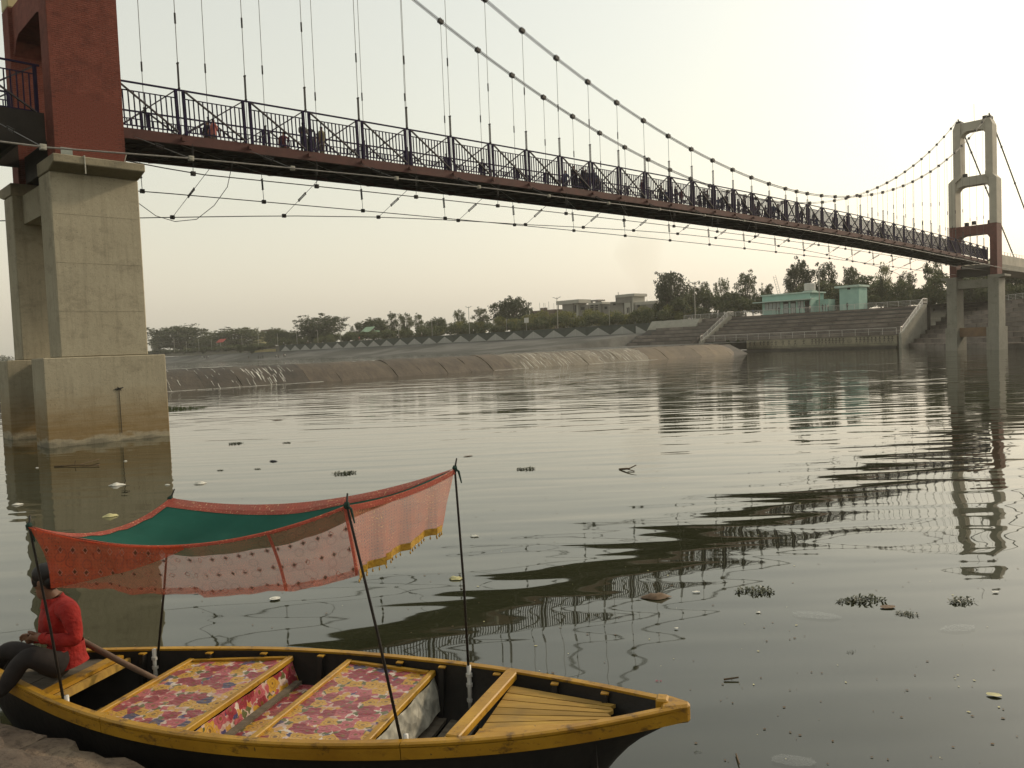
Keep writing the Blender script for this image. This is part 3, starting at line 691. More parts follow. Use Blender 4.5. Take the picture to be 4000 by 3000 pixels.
# ------------------------------------------------------------------ main cables, hangers, wind cables
def zc(s): return 16.19 + 0.00486 * (s - 55.71) ** 2
def clamp_mesh():
    w = MB(); w.box((-.17, -.11, -.105), (.17, .11, .105))
    for x in (-.12, .0, .12):
        for y in (-.08, .08): w.box((x - .02, y - .02, .106), (x + .02, y + .02, .16)); w.box((x - .02, y - .02, -.16), (x + .02, y + .02, -.106))
    return w.mesh('cable_clamp', MT['steel_dark'])
CL = clamp_mesh()
def tb_mesh(l=1.0, g=.055):
    w = MB(); w.bar((0, -g, 0), (0, -g, l), .03, .03, up=(1, 0, 0)); w.bar((0, g, 0), (0, g, l), .03, .03, up=(1, 0, 0)); w.box((-.03, -g - .02, -.06), (.03, g + .02, .0)); w.box((-.03, -g - .02, l), (.03, g + .02, l + .06)); return w.mesh('turnbuckle', MT['steel_dark'])
TB = tb_mesh()
w = MB(); w.tube([(0, 0, -.22), (0, 0, .22)], .04, 6); CP = w.mesh('coupler', MT['steel_dark'])
for y, lab in ((0.0, 'near main suspension cable with clamps and vertical hangers'), (4.0, 'far main suspension cable with clamps and vertical hangers')):
    mc = thing('main_cable', lab, 'cable', BR)
    sx = np.linspace(TL, TR, 60); ytop = 0.25 if y == 0 else 3.75
    for dy, dz in ((-.05, .058), (.05, .058), (-.05, -.058), (.05, -.058)):
        w = MB(); w.tube([(s, y + dy, zc(s) + dz) for s in sx], 0.017, 5); w.build('strand', MT['steel_dark'], mc)
        w = MB(); w.tube([(TR, y + dy, zc(TR) + dz), (TR + 14, y + dy, 24.5 + dz), (TR + 30, y + dy, 14.2 + dz)], 0.034, 5); w.build('backstay', MT['steel'], mc)
        w = MB(); w.tube([(TL, y + dy, zc(TL) + dz), (TL - 30, y + dy, 14.2 + dz)], 0.034, 5); w.build('backstay', MT['steel'], mc)
    for s in (TR + 6, TR + 13, TR + 20): obj('cable_clamp', CL, mc, T(s, y, interp(s, [(TR, zc(TR)), (TR + 14, 24.5), (TR + 30, 14.2)])))
    for i_, s in enumerate(HS):
        z1, z0 = zc(s) - .15, zt(s) - 2.05
        obj('cable_clamp', CL, mc, T(s, y, zc(s)) @ Matrix.Rotation(-math.atan(2 * 0.00486 * (s - 55.71)), 4, 'Y'))
        w = MB(); w.tube([(0, 0, z0), (0, 0, z1)], 0.0155, 5); h_ = obj('hanger', w.mesh('hanger', MT['steel']), mc, T(s, y + (-.0 if y == 0 else .0), 0))
        tz = zt(s) + (.06 if y == 0 else -.85); L_ = z1 - tz
        sc_ = 1.0 if L_ > 1.6 else max(.25, L_ * .45)
        obj('turnbuckle', TB, h_, T(0, 0, tz) @ Matrix.Scale(sc_, 4, (0, 0, 1)))
        if L_ > 3.5: obj('coupler', CP, h_, T(0, 0, tz + min(2.9 + .12 * ((i_ * 37) % 11), L_ * .5)))
# wind cables bowed out on both sides, storm cables slung below, with ties
CLs = clamp_mesh()
def wind(label, pts, r, ties, mt, ct, csz, ysign):
    root = thing('wind_cable', label, 'cable', BR)
    xs = [p[0] for p in pts]; f = lambda s, j: float(np.interp(s, xs, [p[j] for p in pts]))
    ss = np.linspace(xs[0], xs[-1], 70)
    w = MB(); w.tube([(s, f(s, 1), f(s, 2)) for s in ss], r, 6); w.build('cable', MT[mt], root)
    w = MB(); w.box((-csz, -csz * .8, -csz), (csz, csz * .8, csz)); w.box((-csz * .5, -csz * 1.05, csz * .2), (csz * .5, csz * 1.05, csz * .6)); w.box((-csz * .5, -csz * 1.05, -csz * .7), (csz * .5, csz * 1.05, -csz * .3)); cm_ = w.mesh('clamp', MT[ct])
    for s in ties:
        c = (s, f(s, 1), f(s, 2)); top = (s, -.1 if ysign < 0 else 4.1, zt(max(min(s, 114), -3)) - 2.25)
        obj('clamp', cm_, root, T(*c))
        w = MB(); w.tube([c, top], 0.016, 4); tie = w.build('tie', MT[mt], root)
        d = Vector(top) - Vector(c)
        if d.length > 0.9:
            q_ = Vector((0, 0, 1)).rotation_difference(d.normalized()).to_matrix().to_4x4()
            obj('turnbuckle', TB, tie, T(*(Vector(c) + d * .45)) @ q_ @ Matrix.Scale(min(.75, d.length * .35), 4, (0, 0, 1)))
wp = [(-26, -14.5, 7.9), (-14, -9.8, 8.9), (-7.2, -7.2, 9.55), (-2, -5.5, 10.25), (3, -3.8, 10.85), (9, -2.9, 11.3), (15, -2.15, 11.68), (21, -1.7, 11.9), (27, -1.4, 12.1), (33, -1.15, 12.28), (39, -1.0, 12.4), (45, -.9, 12.5), (56, -.85, 12.55)]
wp = wp + [(111.4 - p[0], p[1], p[2]) for p in reversed(wp[:-1])]
wind('near wind cable with pale clamps passing in front of the brick tower', wp, 0.03, [-7.2, -2] + list(np.arange(3, 110, 6.0)), 'steel', 'clamp_light', .085, -1)
fp = [(-30, 20, 8.5), (-12, 13.0, 9.6), (-3, 10.3, 10.2), (3, 9.0, 10.65), (9, 8.0, 11.1), (15, 7.2, 11.42), (21, 6.6, 11.62), (27, 6.2, 11.76), (33, 5.9, 11.98), (39, 5.65, 12.15), (45, 5.45, 12.28), (56, 5.3, 12.35)]
fp = fp + [(111.4 - p[0], p[1], p[2]) for p in reversed(fp[:-1])]
wind('far wind cable below the deck with slanted ties', fp, 0.026, list(np.arange(3, 110, 6.0)), 'steel_dark', 'steel_dark', .10, 1)
sp = [(-2.5, 0.0, 11.2), (0.4, 0, 11.0)] + [(s, 0, 11.0 + .6 * (1 - ((s - 55.7) / 55.7) ** 2)) for s in np.arange(6, 108, 6.0)] + [(114, 0, 11.2)]
wind('storm cable slung under the near girder with short vertical ties', sp, 0.024, list(np.arange(0.4, 110, 6.0)), 'steel_dark', 'steel_dark', .09, -1)
sp = [(-2.5, 4.0, 10.7)] + [(s, 4.0, 10.85 + .5 * (1 - ((s - 55.7) / 55.7) ** 2)) for s in np.arange(-.5, 108, 6.0)] + [(114, 4.0, 11.0)]
wind('storm cable slung under the far girder with short vertical ties', sp, 0.024, list(np.arange(-.3, 110, 6.0)), 'steel_dark', 'steel_dark', .09, 1)
# ------------------------------------------------------------------ trees and shrubs on the far bank
def leaf_mat(name, a, b, c):
    t = NT(name); g = t.new('ShaderNodeNewGeometry').outputs['Random Per Island']
    col = t.ramp(g, [(0.0, a), (0.55, b), (1.0, c)])
    f = t.math('MULTIPLY_ADD', t.rand(), 0.4, 0.8); col = t.mix(1.0, col, t.comb(f, f, f), 'MULTIPLY')
    tr_ = t.new('ShaderNodeBsdfTranslucent'); t.set(tr_.inputs['Color'], col)
    mx = t.new('ShaderNodeMixShader'); mx.inputs[0].default_value = 0.3
    t.done(col, 0.7, 0, 0.25); t.l.new(t.b.outputs[0], mx.inputs[1]); t.l.new(tr_.outputs[0], mx.inputs[2]); t.l.new(mx.outputs[0], t.out.inputs['Surface'])
    return t.mat
MT['leaf_dark'] = leaf_mat('dark olive leaves', (0.030, 0.038, 0.017), (0.050, 0.060, 0.026), (0.080, 0.085, 0.038))
MT['leaf_mid'] = leaf_mat('dusty green leaves', (0.048, 0.060, 0.025), (0.080, 0.092, 0.037), (0.115, 0.118, 0.052))
MT['leaf_yellow'] = leaf_mat('yellow green leaves', (0.075, 0.085, 0.024), (0.125, 0.13, 0.038), (0.19, 0.17, 0.055))
MT['bark'] = simple('grey brown bark', (0.10, 0.078, 0.055), (0.055, 0.043, 0.032), 0.9, 3, 0.6, 12, 0.05)
def leaves(centres, radii, count, size, seed, flat=0.75):
    r = np.random.default_rng(seed); C_ = np.array(centres, float); Rr = np.array(radii, float)
    vol = Rr ** 2; idx = r.choice(len(C_), count, p=vol / vol.sum())
    d = r.normal(size=(count, 3)); d /= np.linalg.norm(d, axis=1)[:, None]
    rad = Rr[idx] * (r.random(count) ** 0.45)
    P = C_[idx] + d * rad[:, None] * np.array([1, 1, flat])
    nrm = d + r.normal(size=(count, 3)) * 0.9; nrm /= np.linalg.norm(nrm, axis=1)[:, None]
    a = np.cross(nrm, r.normal(size=(count, 3))); a /= np.linalg.norm(a, axis=1)[:, None]; b = np.cross(nrm, a)
    s = size * (0.6 + 0.8 * r.random(count))[:, None]
    V = np.stack([P - a * s, P - b * s * .55, P + a * s, P + b * s * .55], 1).reshape(-1, 3)
    F = np.arange(count * 4).reshape(-1, 4)
    return V, F
def mesh_np(name, V, F, mat):
    me = bpy.data.meshes.new(name); k = len(F)
    me.vertices.add(len(V)); me.vertices.foreach_set('co', V.astype(np.float32).ravel())
    me.loops.add(k * 4); me.loops.foreach_set('vertex_index', F.astype(np.int32).ravel())
    me.polygons.add(k); me.polygons.foreach_set('loop_start', np.arange(0, k * 4, 4, dtype=np.int32)); me.polygons.foreach_set('loop_total', np.full(k, 4, np.int32))
    me.materials.append(mat); me.update(calc_edges=True); me.validate(); return me
def make_tree(kind, seed):                     # unit tree: 1 tall, about 1 wide; returns trunk mesh, crown mesh
    r = random.Random(seed); tips = []; w = MB()
    if kind == 'round':   th, spread, zl, zh, nb, br_ = .18, .38, .26, .86, 22, .17
    elif kind == 'open':  th, spread, zl, zh, nb, br_ = .22, .40, .26, .90, 22, .13
    elif kind == 'tall':  th, spread, zl, zh, nb, br_ = .26, .30, .30, .92, 16, .13
    elif kind == 'cone':  th, spread, zl, zh, nb, br_ = .10, .25, .12, .90, 14, .16
    elif kind == 'dome':  th, spread, zl, zh, nb, br_ = .08, .40, .14, .80, 30, .17
    else:                 th, spread, zl, zh, nb, br_ = .06, .42, .15, .72, 16, .2
    w.tube([(0, 0, -.03), (r.uniform(-.02, .02), r.uniform(-.02, .02), th * .6), (r.uniform(-.03, .03), r.uniform(-.03, .03), th)], [.035, .028, .024], 7)
    cs, rs = [], []
    for i in range(nb):
        f = (i + .5) / nb; z = lerp(zl, zh, f); a = i * 2.4 + r.uniform(-.5, .5)
        env = math.sqrt(max(.05, 1 - ((z - (zl + zh) / 2) / ((zh - zl) / 1.75)) ** 2)) if kind != 'cone' else 1.05 - f
        rad = spread * env * r.uniform(.45, 1.0); p = (rad * math.cos(a), rad * math.sin(a), z + r.uniform(-.05, .05)); cs.append(p); rs.append(br_ * r.uniform(.75, 1.25))
        w.tube([(0, 0, th * r.uniform(.75, 1)), (p[0] * .45, p[1] * .45, lerp(th, p[2], .5)), (p[0] * .9, p[1] * .9, p[2])], [.016, .011, .004], 5)
    for i in range(nb * 3):                    # small outer tufts break up the outline
        b = r.randrange(nb); d = Vector((r.gauss(0, 1), r.gauss(0, 1), r.gauss(.2, .8))).normalized() * rs[b] * 1.15
        cs.append((cs[b][0] + d.x, cs[b][1] + d.y, cs[b][2] + d.z)); rs.append(br_ * r.uniform(.22, .5))
    n = {'round': 6500, 'open': 4200, 'tall': 3400, 'cone': 4500, 'bush': 4500, 'dome': 7500}[kind]
    V, F = leaves(cs, rs, n, {'round': .021, 'open': .020, 'tall': .020, 'cone': .021, 'bush': .024, 'dome': .022}[kind], seed)
    return w, V, F
TREES = {}
for kd, seeds in {'round': (1, 2, 3), 'open': (4, 5, 6), 'tall': (7, 8), 'cone': (9,), 'bush': (10, 11), 'dome': (12, 13, 14)}.items():
    for sd_ in seeds:
        w, V, F = make_tree(kd, sd_)
        for mk in ('leaf_dark', 'leaf_mid', 'leaf_yellow'):
            TREES[(kd, sd_, mk)] = (None, None)
        TREES[(kd, sd_, 'src')] = (w.mesh('trunk', MT['bark'], smooth=True), V, F)
def crown(kd, sd_, mk):
    if TREES[(kd, sd_, mk)][0] is None:
        tm, V, F = TREES[(kd, sd_, 'src')]; TREES[(kd, sd_, mk)] = (tm, mesh_np('crown', V, F, MT[mk]))
    return TREES[(kd, sd_, mk)]
def place_tree(x0, x1, ytop, ybase, s, kd, sd_, mk, label, gz=None, name='tree', rot=0.0):
    xc = (x0 + x1) / 2
    top = ats(xc, ytop, s); base = ats(xc, ybase, s); z0 = gz if gz is not None else 8.1
    wdt = abs(ats(x0, ytop, s)[1] - ats(x1, ytop, s)[1]) * 0.92; hgt = top[2] - z0
    dep = wdt
    wdt *= .90
    if wdt / hgt > 1.05: kd, sd_ = 'dome', 12 + int(x0) % 3; wdt *= .88
    dep = wdt
    root = thing(name, label, 'tree' if name != 'shrub' else 'shrub', BR @ T(s, -top[1], z0) @ RZ(rot) @ Matrix.Diagonal((dep * 1.15, wdt * 1.15, hgt * 1.08, 1)), 'trees on the far bank')
    tm, cmx = crown(kd, sd_, mk); obj('trunk', tm, root); obj('crown', cmx, root); return root
TL_ = [
 (632, 776, 1268, 172, 'round', 1, 'leaf_dark', 'large round dark tree standing alone at the far left of the bank'),
 (590, 618, 1318, 200, 'open', 4, 'leaf_mid', 'small thin tree just right of the near pier'),
 (850, 990, 1278, 176, 'round', 2, 'leaf_mid', 'wide bushy tree right of the small red awning'),
 (790, 850, 1312, 176, 'round', 3, 'leaf_mid', 'low tree behind the small red awning'),
 (1036, 1104, 1280, 176, 'open', 5, 'leaf_mid', 'tree right of the yellow roofed house'),
 (1082, 1132, 1290, 171, 'cone', 9, 'leaf_dark', 'dark conical tree, left one of a pair'),
 (1130, 1168, 1294, 171, 'cone', 9, 'leaf_dark', 'dark conical tree, right one of a pair'),
 (1176, 1320, 1232, 172, 'round', 3, 'leaf_dark', 'big broad tree left of the pale green booth'),
 (1374, 1410, 1270, 176, 'open', 6, 'leaf_mid', 'small feathery tree left of the pale green booth'),
 (1405, 1508, 1240, 182, 'open', 4, 'leaf_mid', 'spreading tree behind the pale green booth'),
 (1510, 1556, 1226, 178, 'tall', 7, 'leaf_mid', 'slender tall tree, leftmost of a row of three'),
 (1556, 1614, 1226, 180, 'tall', 8, 'leaf_mid', 'slender tall tree, middle of a row of three'),
 (1612, 1656, 1231, 178, 'tall', 7, 'leaf_mid', 'slender tall tree, rightmost of a row of three'),
 (1652, 1690, 1262, 176, 'open', 5, 'leaf_mid', 'low thin tree right of the row of slender trees'),
 (1672, 1745, 1238, 172, 'round', 2, 'leaf_mid', 'rounded tree halfway along the bank'),
 (1770, 1820, 1212, 180, 'tall', 8, 'leaf_mid', 'slim tree left of the middle lamp post'),
 (1842, 1918, 1208, 180, 'tall', 7, 'leaf_mid', 'ragged tall tree right of the middle lamp post'),
 (1918, 2072, 1157, 176, 'open', 6, 'leaf_dark', 'large spreading tree left of the flat roofed houses'),
 (2540, 2684, 1064, 172, 'round', 1, 'leaf_dark', 'big dark leafy tree right of the tall white house'),
 (2660, 2735, 1120, 180, 'open', 5, 'leaf_mid', 'thin pale tree behind a lamp post left of the steps'),
 (2722, 2786, 1102, 182, 'open', 4, 'leaf_mid', 'bare topped tree above the left stairway'),
 (2780, 2858, 1097, 184, 'open', 6, 'leaf_mid', 'feathery tree left of the widest feathery tree'),
 (2850, 2968, 1074, 180, 'open', 5, 'leaf_mid', 'wide feathery tree left of the green building'),
 (2960, 3020, 1117, 184, 'round', 3, 'leaf_mid', 'low tree touching the left end of the green building'),
 (3050, 3172, 1022, 184, 'round', 2, 'leaf_dark', 'tall round tree rising behind the green building'),
 (3172, 3292, 1026, 188, 'open', 4, 'leaf_dark', 'tree behind the white water tank and lamp post'),
 (3276, 3368, 1044, 190, 'round', 1, 'leaf_dark', 'dense tree between the green building and the green hut'),
 (3404, 3500, 1042, 200, 'tall', 7, 'leaf_yellow', 'tall pale see through tree right of the green hut'),
 (3420, 3462, 1078, 178, 'cone', 9, 'leaf_dark', 'dark narrow tree right of the green hut'),
 (3490, 3592, 1070, 186, 'open', 6, 'leaf_mid', 'tree above the top of the right stairway'),
 (3580, 3712, 1026, 190, 'tall', 8, 'leaf_mid', 'tall tree just left of the far bridge tower'),
 (3730, 3800, 1095, 180, 'round', 3, 'leaf_dark', 'tree seen between the legs of the far bridge tower'),
 (3790, 3870, 1110, 176, 'round', 2, 'leaf_mid', 'shorter tree seen between the legs of the far bridge tower'),
]
for i_, (x0, x1, yt, s, kd, sd_, mk, lb) in enumerate(TL_):
    place_tree(x0, x1, yt, 1300, s, kd, sd_, mk, lb, rot=(i_ % 7 - 3) * .12)
# far low horizon trees left of the pier and a shrub belt behind the wall (one mass each)
def belt(name, label, samples, mat, leaf, count, seed):
    cs = [p[:3] for p in samples]; rs = [p[3] for p in samples]
    V, F = leaves(cs, rs, count, leaf, seed, 0.8); o_ = obj(name, mesh_np(name, V, F, MT[mat]), None, BR); stuff(o_); o_['label'] = label; o_['category'] = 'shrubs'; return o_
rb = random.Random(5)
sm = []
for n in np.arange(-560, -88, 1.5): sm.append((rb.uniform(160, 172), -n + rb.uniform(-1, 1), 8.6 + rb.uniform(0, 2.2), rb.uniform(1.2, 2.4)) if n > -300 else (rb.uniform(158, 166), -n, 7.9 + rb.uniform(0, .9), rb.uniform(.9, 1.7)))
belt('shrub_belt', 'dense green shrubs growing along the top of the retaining wall', sm, 'leaf_mid', .30, 80000, 21)
sm = []
for n in np.arange(-190, -86, 1.1):
    k_ = 1.0 if n > -150 else .7
    sm.append((rb.uniform(166, 178), -n + rb.uniform(-1, 1), 9.3 + rb.uniform(0, 3.6) * k_, rb.uniform(1.3, 2.5)))
belt('shrub_belt', 'taller yellow green shrubs in front of the flat roofed houses', sm, 'leaf_yellow', .26, 36000, 22)
sm = []
for n in np.arange(-100, 10, 1.3): sm.append((rb.uniform(174, 186) if n < -20 else rb.uniform(182, 200), -n + rb.uniform(-1, 1), 9.6 + rb.uniform(0, 5.6), rb.uniform(1.5, 3.0)))
for n in np.arange(-24, 30, .7): sm.append((rb.uniform(184, 200), -n, 10 + rb.uniform(0, 7.0), rb.uniform(1.6, 2.8)))
for n in np.arange(-60, 30, .7): sm.append((rb.uniform(172, 180), -n, 9 + rb.uniform(0, 2.4), rb.uniform(1.2, 2.0)))
for n in np.arange(-96, -58, .8): sm.append((rb.uniform(168, 178), -n, 8.8 + rb.uniform(0, 4.8), rb.uniform(1.2, 2.2)))
belt('shrub_belt', 'mixed shrubs filling the gaps behind the green building', sm, 'leaf_mid', .32, 120000, 23)
sm = []
for n in np.arange(-900, -310, 3.0): sm.append((rb.uniform(156, 175), -n, 7.6 + rb.uniform(0, 1.2), rb.uniform(1.0, 2.0)))
for s in np.arange(-300, 160, 4.0): sm.append((s, rb.uniform(705, 740), 5.0 + rb.uniform(0, 5), rb.uniform(3, 6)))
for n in np.arange(-900, -620, 9.0): sm.append((rb.uniform(190, 260), -n, 8.4 + rb.uniform(0, 2.5), rb.uniform(2, 3.5)))
belt('distant_trees', 'low hazy line of distant trees at the far left', sm, 'leaf_dark', .5, 34000, 24)
sm = [(rb.uniform(146.5, 148.5), rb.uniform(56.5, 66), rb.uniform(.6, 2.6), rb.uniform(.4, .8)) for _ in range(24)]
belt('bank_weeds', 'dark weeds hanging beside the left end of the painted wall', sm, 'leaf_dark', .16, 2600, 25)
# two small bushes on the grey slope
for (x_, y_, lb) in ((937, 1360, 'small dark bush on the grey slope, left one of two'), (982, 1362, 'small dark bush on the grey slope, right one of two')):
    P = ats(x_, y_, 147); root = thing('shrub', lb, 'shrub', BR @ T(147, -P[1], P[2] - 2.2) @ Matrix.Diagonal((4, 4, 4.6, 1)), 'bushes on the slope'); tm, cmx = crown('bush', 10, 'leaf_dark'); obj('trunk', tm, root); obj('crown', cmx, root)

# ------------------------------------------------------------------ lamp posts and bare posts
w = MB(); w.tube([(0, 0, 0), (0, 0, 1)], [.015, .009], 7); LP = w.mesh('pole', MT['lamp_post'])
w = MB(); w.tube([(0, 0, 0), (0, .15, .055)], .009, 5); LA = w.mesh('arm', MT['lamp_post'])
w = MB(); w.box((-.012, .12, .045), (.012, .175, .058)); LH = w.mesh('lamp_head', MT['clamp_light'])
lamps = [(1007, 1280, 1356, 'second to leftmost double armed lamp post, in front of the yellow house'), (1157, 1267, 1347, 'double armed lamp post left of the big broad tree'), (1327, 1246, 1336, 'double armed lamp post right of the big broad tree'),
         (1554, 1225, 1320, 'double armed lamp post among the slender tall trees'), (1830, 1198, 1306, 'double armed lamp post in the middle of the bank'), (2175, 1162, 1285, 'double armed lamp post in front of the flat roofed houses'),
         (2712, 1101, 1249, 'double armed lamp post at the top of the steps left of the green building'), (3198, 1052, 1188, 'double armed lamp post in front of the green building')]
lamps[0] = (*lamps[0][:3], 'leftmost double armed lamp post, in front of the yellow house')
for x_, yt, yb, lb in lamps:
    s_ = 158.5 if x_ < 2600 else 161.5
    P = ats(x_, yt, s_); Q = ats(x_, yb, s_); z0 = 7.9 if x_ < 2600 else 8.28; h_ = P[2] - z0
    root = thing('lamp_post', lb, 'lamp post', BR @ T(s_, -P[1], z0), 'double armed lamp posts on the far bank')
    M_ = Matrix.Scale(h_, 4)
    obj('pole', LP, root, M_)
    for sg in (1, -1):
        a_ = obj('arm', LA, root, T(0, 0, h_ * .955) @ RZ(0 if sg > 0 else math.pi) @ M_); obj('lamp_head', LH, a_)
w = MB(); w.tube([(0, 0, 0), (0, 0, 1)], .016, 6); w.box((-.02, -.02, .985), (.02, .02, 1.0)); PP = w.mesh('bare_post', MT['lamp_post'])
for i_, (x_, yt, yb, lb) in enumerate([(679, 1322, 1370, 'leftmost plain post in front of the lone round tree'), (727, 1332, 1366, 'short plain post below the lone round tree'), (775, 1325, 1366, 'plain post right of the lone round tree'), (825, 1325, 1363, 'plain post left of the red awning'),
        (944, 1312, 1358, 'plain post before the wide bushy tree'), (1083, 1303, 1352, 'plain post left of the conical trees'), (1240, 1290, 1340, 'plain post in front of the big broad tree'), (1686, 1250, 1311, 'plain post before the rounded tree'), (1978, 1245, 1292, 'plain post under the large spreading tree'), (2379, 1195, 1270, 'plain post in front of the tall white house')]):
    s_ = 157.5; P = ats(x_, yt, s_); root = obj('post', PP, None, BR @ T(s_, -P[1], 7.85) @ Matrix.Scale(max(1.5, P[2] - 7.85), 4)); tag(root, lb, 'post', 'plain posts along the bank')

# ------------------------------------------------------------------ buildings on the far bank
MT['mint'] = simple('mint green house paint', (0.30, 0.47, 0.40), (0.25, 0.40, 0.34), 0.85, 0.7, 0.15, 6)
MT['mint_trim'] = simple('pale mint trim', (0.46, 0.58, 0.50), None, 0.8, 2, 0.1)
MT['glass'] = simple('dusty window glass', (0.30, 0.34, 0.32), (0.22, 0.25, 0.24), 0.25, 2, 0.0, spec=0.5)
MT['dark_hole'] = simple('dark doorway', (0.02, 0.02, 0.018), None, 0.9, 3, 0)
MT['frame_dark'] = simple('dark window frame', (0.05, 0.05, 0.045), None, 0.6, 3, 0)
def facade_window(root, s, y0, y1, z0, z1, cols, name='window', panel='glass'):
    w = MB(); w.box((s - .05, y0, z0), (s + .02, y1, z1)); win = w.build(name, MT['frame_dark'], root)
    wd = (y1 - y0) / cols
    for i_ in range(cols):
        w = MB(); w.box((s - .07, y0 + i_ * wd + .07, z0 + .08), (s - .052, y0 + (i_ + 1) * wd - .07, z1 - .08)); w.build('pane', MT[panel], win)
    w = MB(); w.box((s - .16, y0 - .08, z0 - .1), (s - .0, y1 + .08, z0 - .01)); w.build('sill', MT['mint_trim'], win)
gb_ = thing('building', 'long mint green flat roofed building on the terrace above the steps', 'building', BR)
S0 = 164.0
def Y(x): return -ats(x, 1200, S0)[1]
yl, yr = Y(2978), Y(3166)          # left / right ends of the front
w = MB(); w.box((S0, yr, 8.1), (S0 + 7, yl, 12.9)); w.build('wall', MT['mint'], gb_)
w = MB(); w.box((S0 - .25, yr - .5, 12.902), (S0 + 7.2, yl + .3, 13.2)); w.build('roof_slab', MT['mint_trim'], gb_)
w = MB(); w.box((S0 - 1.3, yr - .9, 11.35), (S0 - .002, yl + 1.9, 11.55)); w.build('canopy', MT['mint_trim'], gb_)
def Zp(y): return ats(3090, y, S0)[2]
facade_window(gb_, S0, Y(3048), Y(2988), 9.5, 11.3, 4)
for a_, b_ in ((3060, 3081), (3088, 3109)):
    w = MB(); w.box((S0 - .06, Y(b_), 8.3), (S0 + .02, Y(a_), 11.2)); d_ = w.build('door', MT['frame_dark'], gb_)
    for z_ in (8.9, 10.1):
        w = MB(); w.box((S0 - .08, Y(b_) + .12, z_ - .4), (S0 - .062, Y(a_) - .12, z_ + .6)); w.build('pane', MT['glass'], d_)
facade_window(gb_, S0, Y(3140), Y(3116), 9.5, 11.2, 2)
w = MB(); w.box((S0 - .06, Y(3162), 8.4), (S0 + .02, Y(3144), 11.1)); w.build('doorway', MT['dark_hole'], gb_)
w = MB(); w.box((S0 + 3.2, Y(3212), 8.1), (S0 + 6.8, yr - .002, 11.3)); w.build('annex', MT['mint'], gb_)
hut = thing('building', 'small mint green hut right of the long green building', 'building', BR)
S1 = 166.0; f_ = lambda x: -ats(x, 1200, S1)[1]
w = MB(); w.box((S1, f_(3356), 8.1), (S1 + 4.5, f_(3280), 13.5)); w.build('wall', MT['mint'], hut)
w = MB(); w.box((S1 - .5, f_(3356) - .35, 13.502), (S1 + 5, f_(3280) + .9, 13.95)); w.build('roof_slab', MT['mint_trim'], hut)
w = MB(); w.box((S1 - .03, f_(3323), 13.0), (S1 - .002, f_(3311), 13.4)); w.build('vent', MT['dark_hole'], hut)
wt = thing('water_tank', 'white cylindrical water tank on the roof of the green building', 'tank', BR @ T(S0 + 2.5, Y(3146), 13.2))
w = MB(); w.tube([(0, 0, .25), (0, 0, .45), (0, 0, 1.9), (0, 0, 2.0)], [1.15, 1.25, 1.25, 1.1], 16); w.build('drum', MT['white_pipe'], wt, smooth=False)
for z_ in (.75, 1.1, 1.45):
    w = MB(); w.tube([(0, 0, z_), (0, 0, z_ + .06)], 1.27, 16); w.build('hoop', MT['white_pipe'], wt)
w = MB(); w.box((-1.2, -1.2, 0), (1.2, 1.2, .249)); w.build('plinth', MT['mint_trim'], wt)
ld = thing('ladder', 'metal ladder leaning up above the left roof of the green building', 'ladder', BR @ T(S0 + 1, Y(3037), 13.2) @ Matrix.Rotation(R(-14), 4, 'X'))
for y_ in (-.32, .32):
    w = MB(); w.bar((0, y_, 0), (0, y_, 4.6), .07); w.build('stile', MT['lamp_post'], ld)
for i_ in range(8):
    w = MB(); w.bar((0, -.3, .3 + .55 * i_), (0, .3, .3 + .55 * i_), .05); w.build('rung', MT['lamp_post'], ld)
# flat roofed houses behind the shrubs
MT['house'] = simple('greyish house plaster', (0.20, 0.185, 0.16), (0.155, 0.145, 0.125), 0.9, 0.3, 0.1)
MT['house_white'] = simple('white house plaster', (0.36, 0.34, 0.29), (0.30, 0.285, 0.245), 0.9, 0.3, 0.1)
MT['house_brown'] = simple('unfinished brown wall', (0.15, 0.11, 0.085), (0.1, 0.075, 0.06), 0.9, 0.6, 0.2)
SH = 214.0
def hb_(root, x0, x1, yt, yb, dep, mt, name='wall', ds=0.0):
    a, b = ats(x0, yt, SH + ds), ats(x1, yb, SH + ds); w = MB(); w.box((SH + ds, -a[1], a[2]), (SH + ds + dep, -b[1], b[2])); return w.build(name, MT[mt], root)
def hwin(root, x0, x1, yt, yb, ds=0.0):
    a, b = ats(x0, yt, SH + ds), ats(x1, yb, SH + ds); w = MB(); w.box((SH + ds - .08, -a[1], a[2]), (SH + ds - .003, -b[1], b[2])); wi = w.build('window', MT['dark_hole'], root)
    w = MB(); w.box((SH + ds - .3, -a[1] + .1, a[2] + .02), (SH + ds - .09, -b[1] - .1, a[2] + .14)); w.build('lintel', MT['house'], wi)
h1_ = thing('building', 'grey flat roofed house with a projecting porch slab left of the other houses', 'building', BR)
hb_(h1_, 2196, 2242, 1184, 1300, 6, 'house'); hb_(h1_, 2242.3, 2261, 1182, 1300, 5, 'house_white', 'side_wall', .4); hb_(h1_, 2172, 2261, 1177, 1183.5, 7, 'house_white', 'roof_slab', -.6)
hb_(h1_, 2180, 2183, 1184, 1300, .3, 'house', 'post'); hwin(h1_, 2244, 2252, 1192, 1222, .4); hb_(h1_, 2262, 2300, 1192, 1300, 6, 'house', 'low_wing', 1.5); hwin(h1_, 2270, 2284, 1200, 1210, 1.5)
h2_ = thing('building', 'grey house with banded balconies and a rooftop frame between the houses', 'building', BR)
hb_(h2_, 2300, 2350, 1187, 1300, 7, 'house', 'wall', 1.0); hb_(h2_, 2298, 2352, 1184, 1187.5, 8, 'house_white', 'roof_slab', .6)
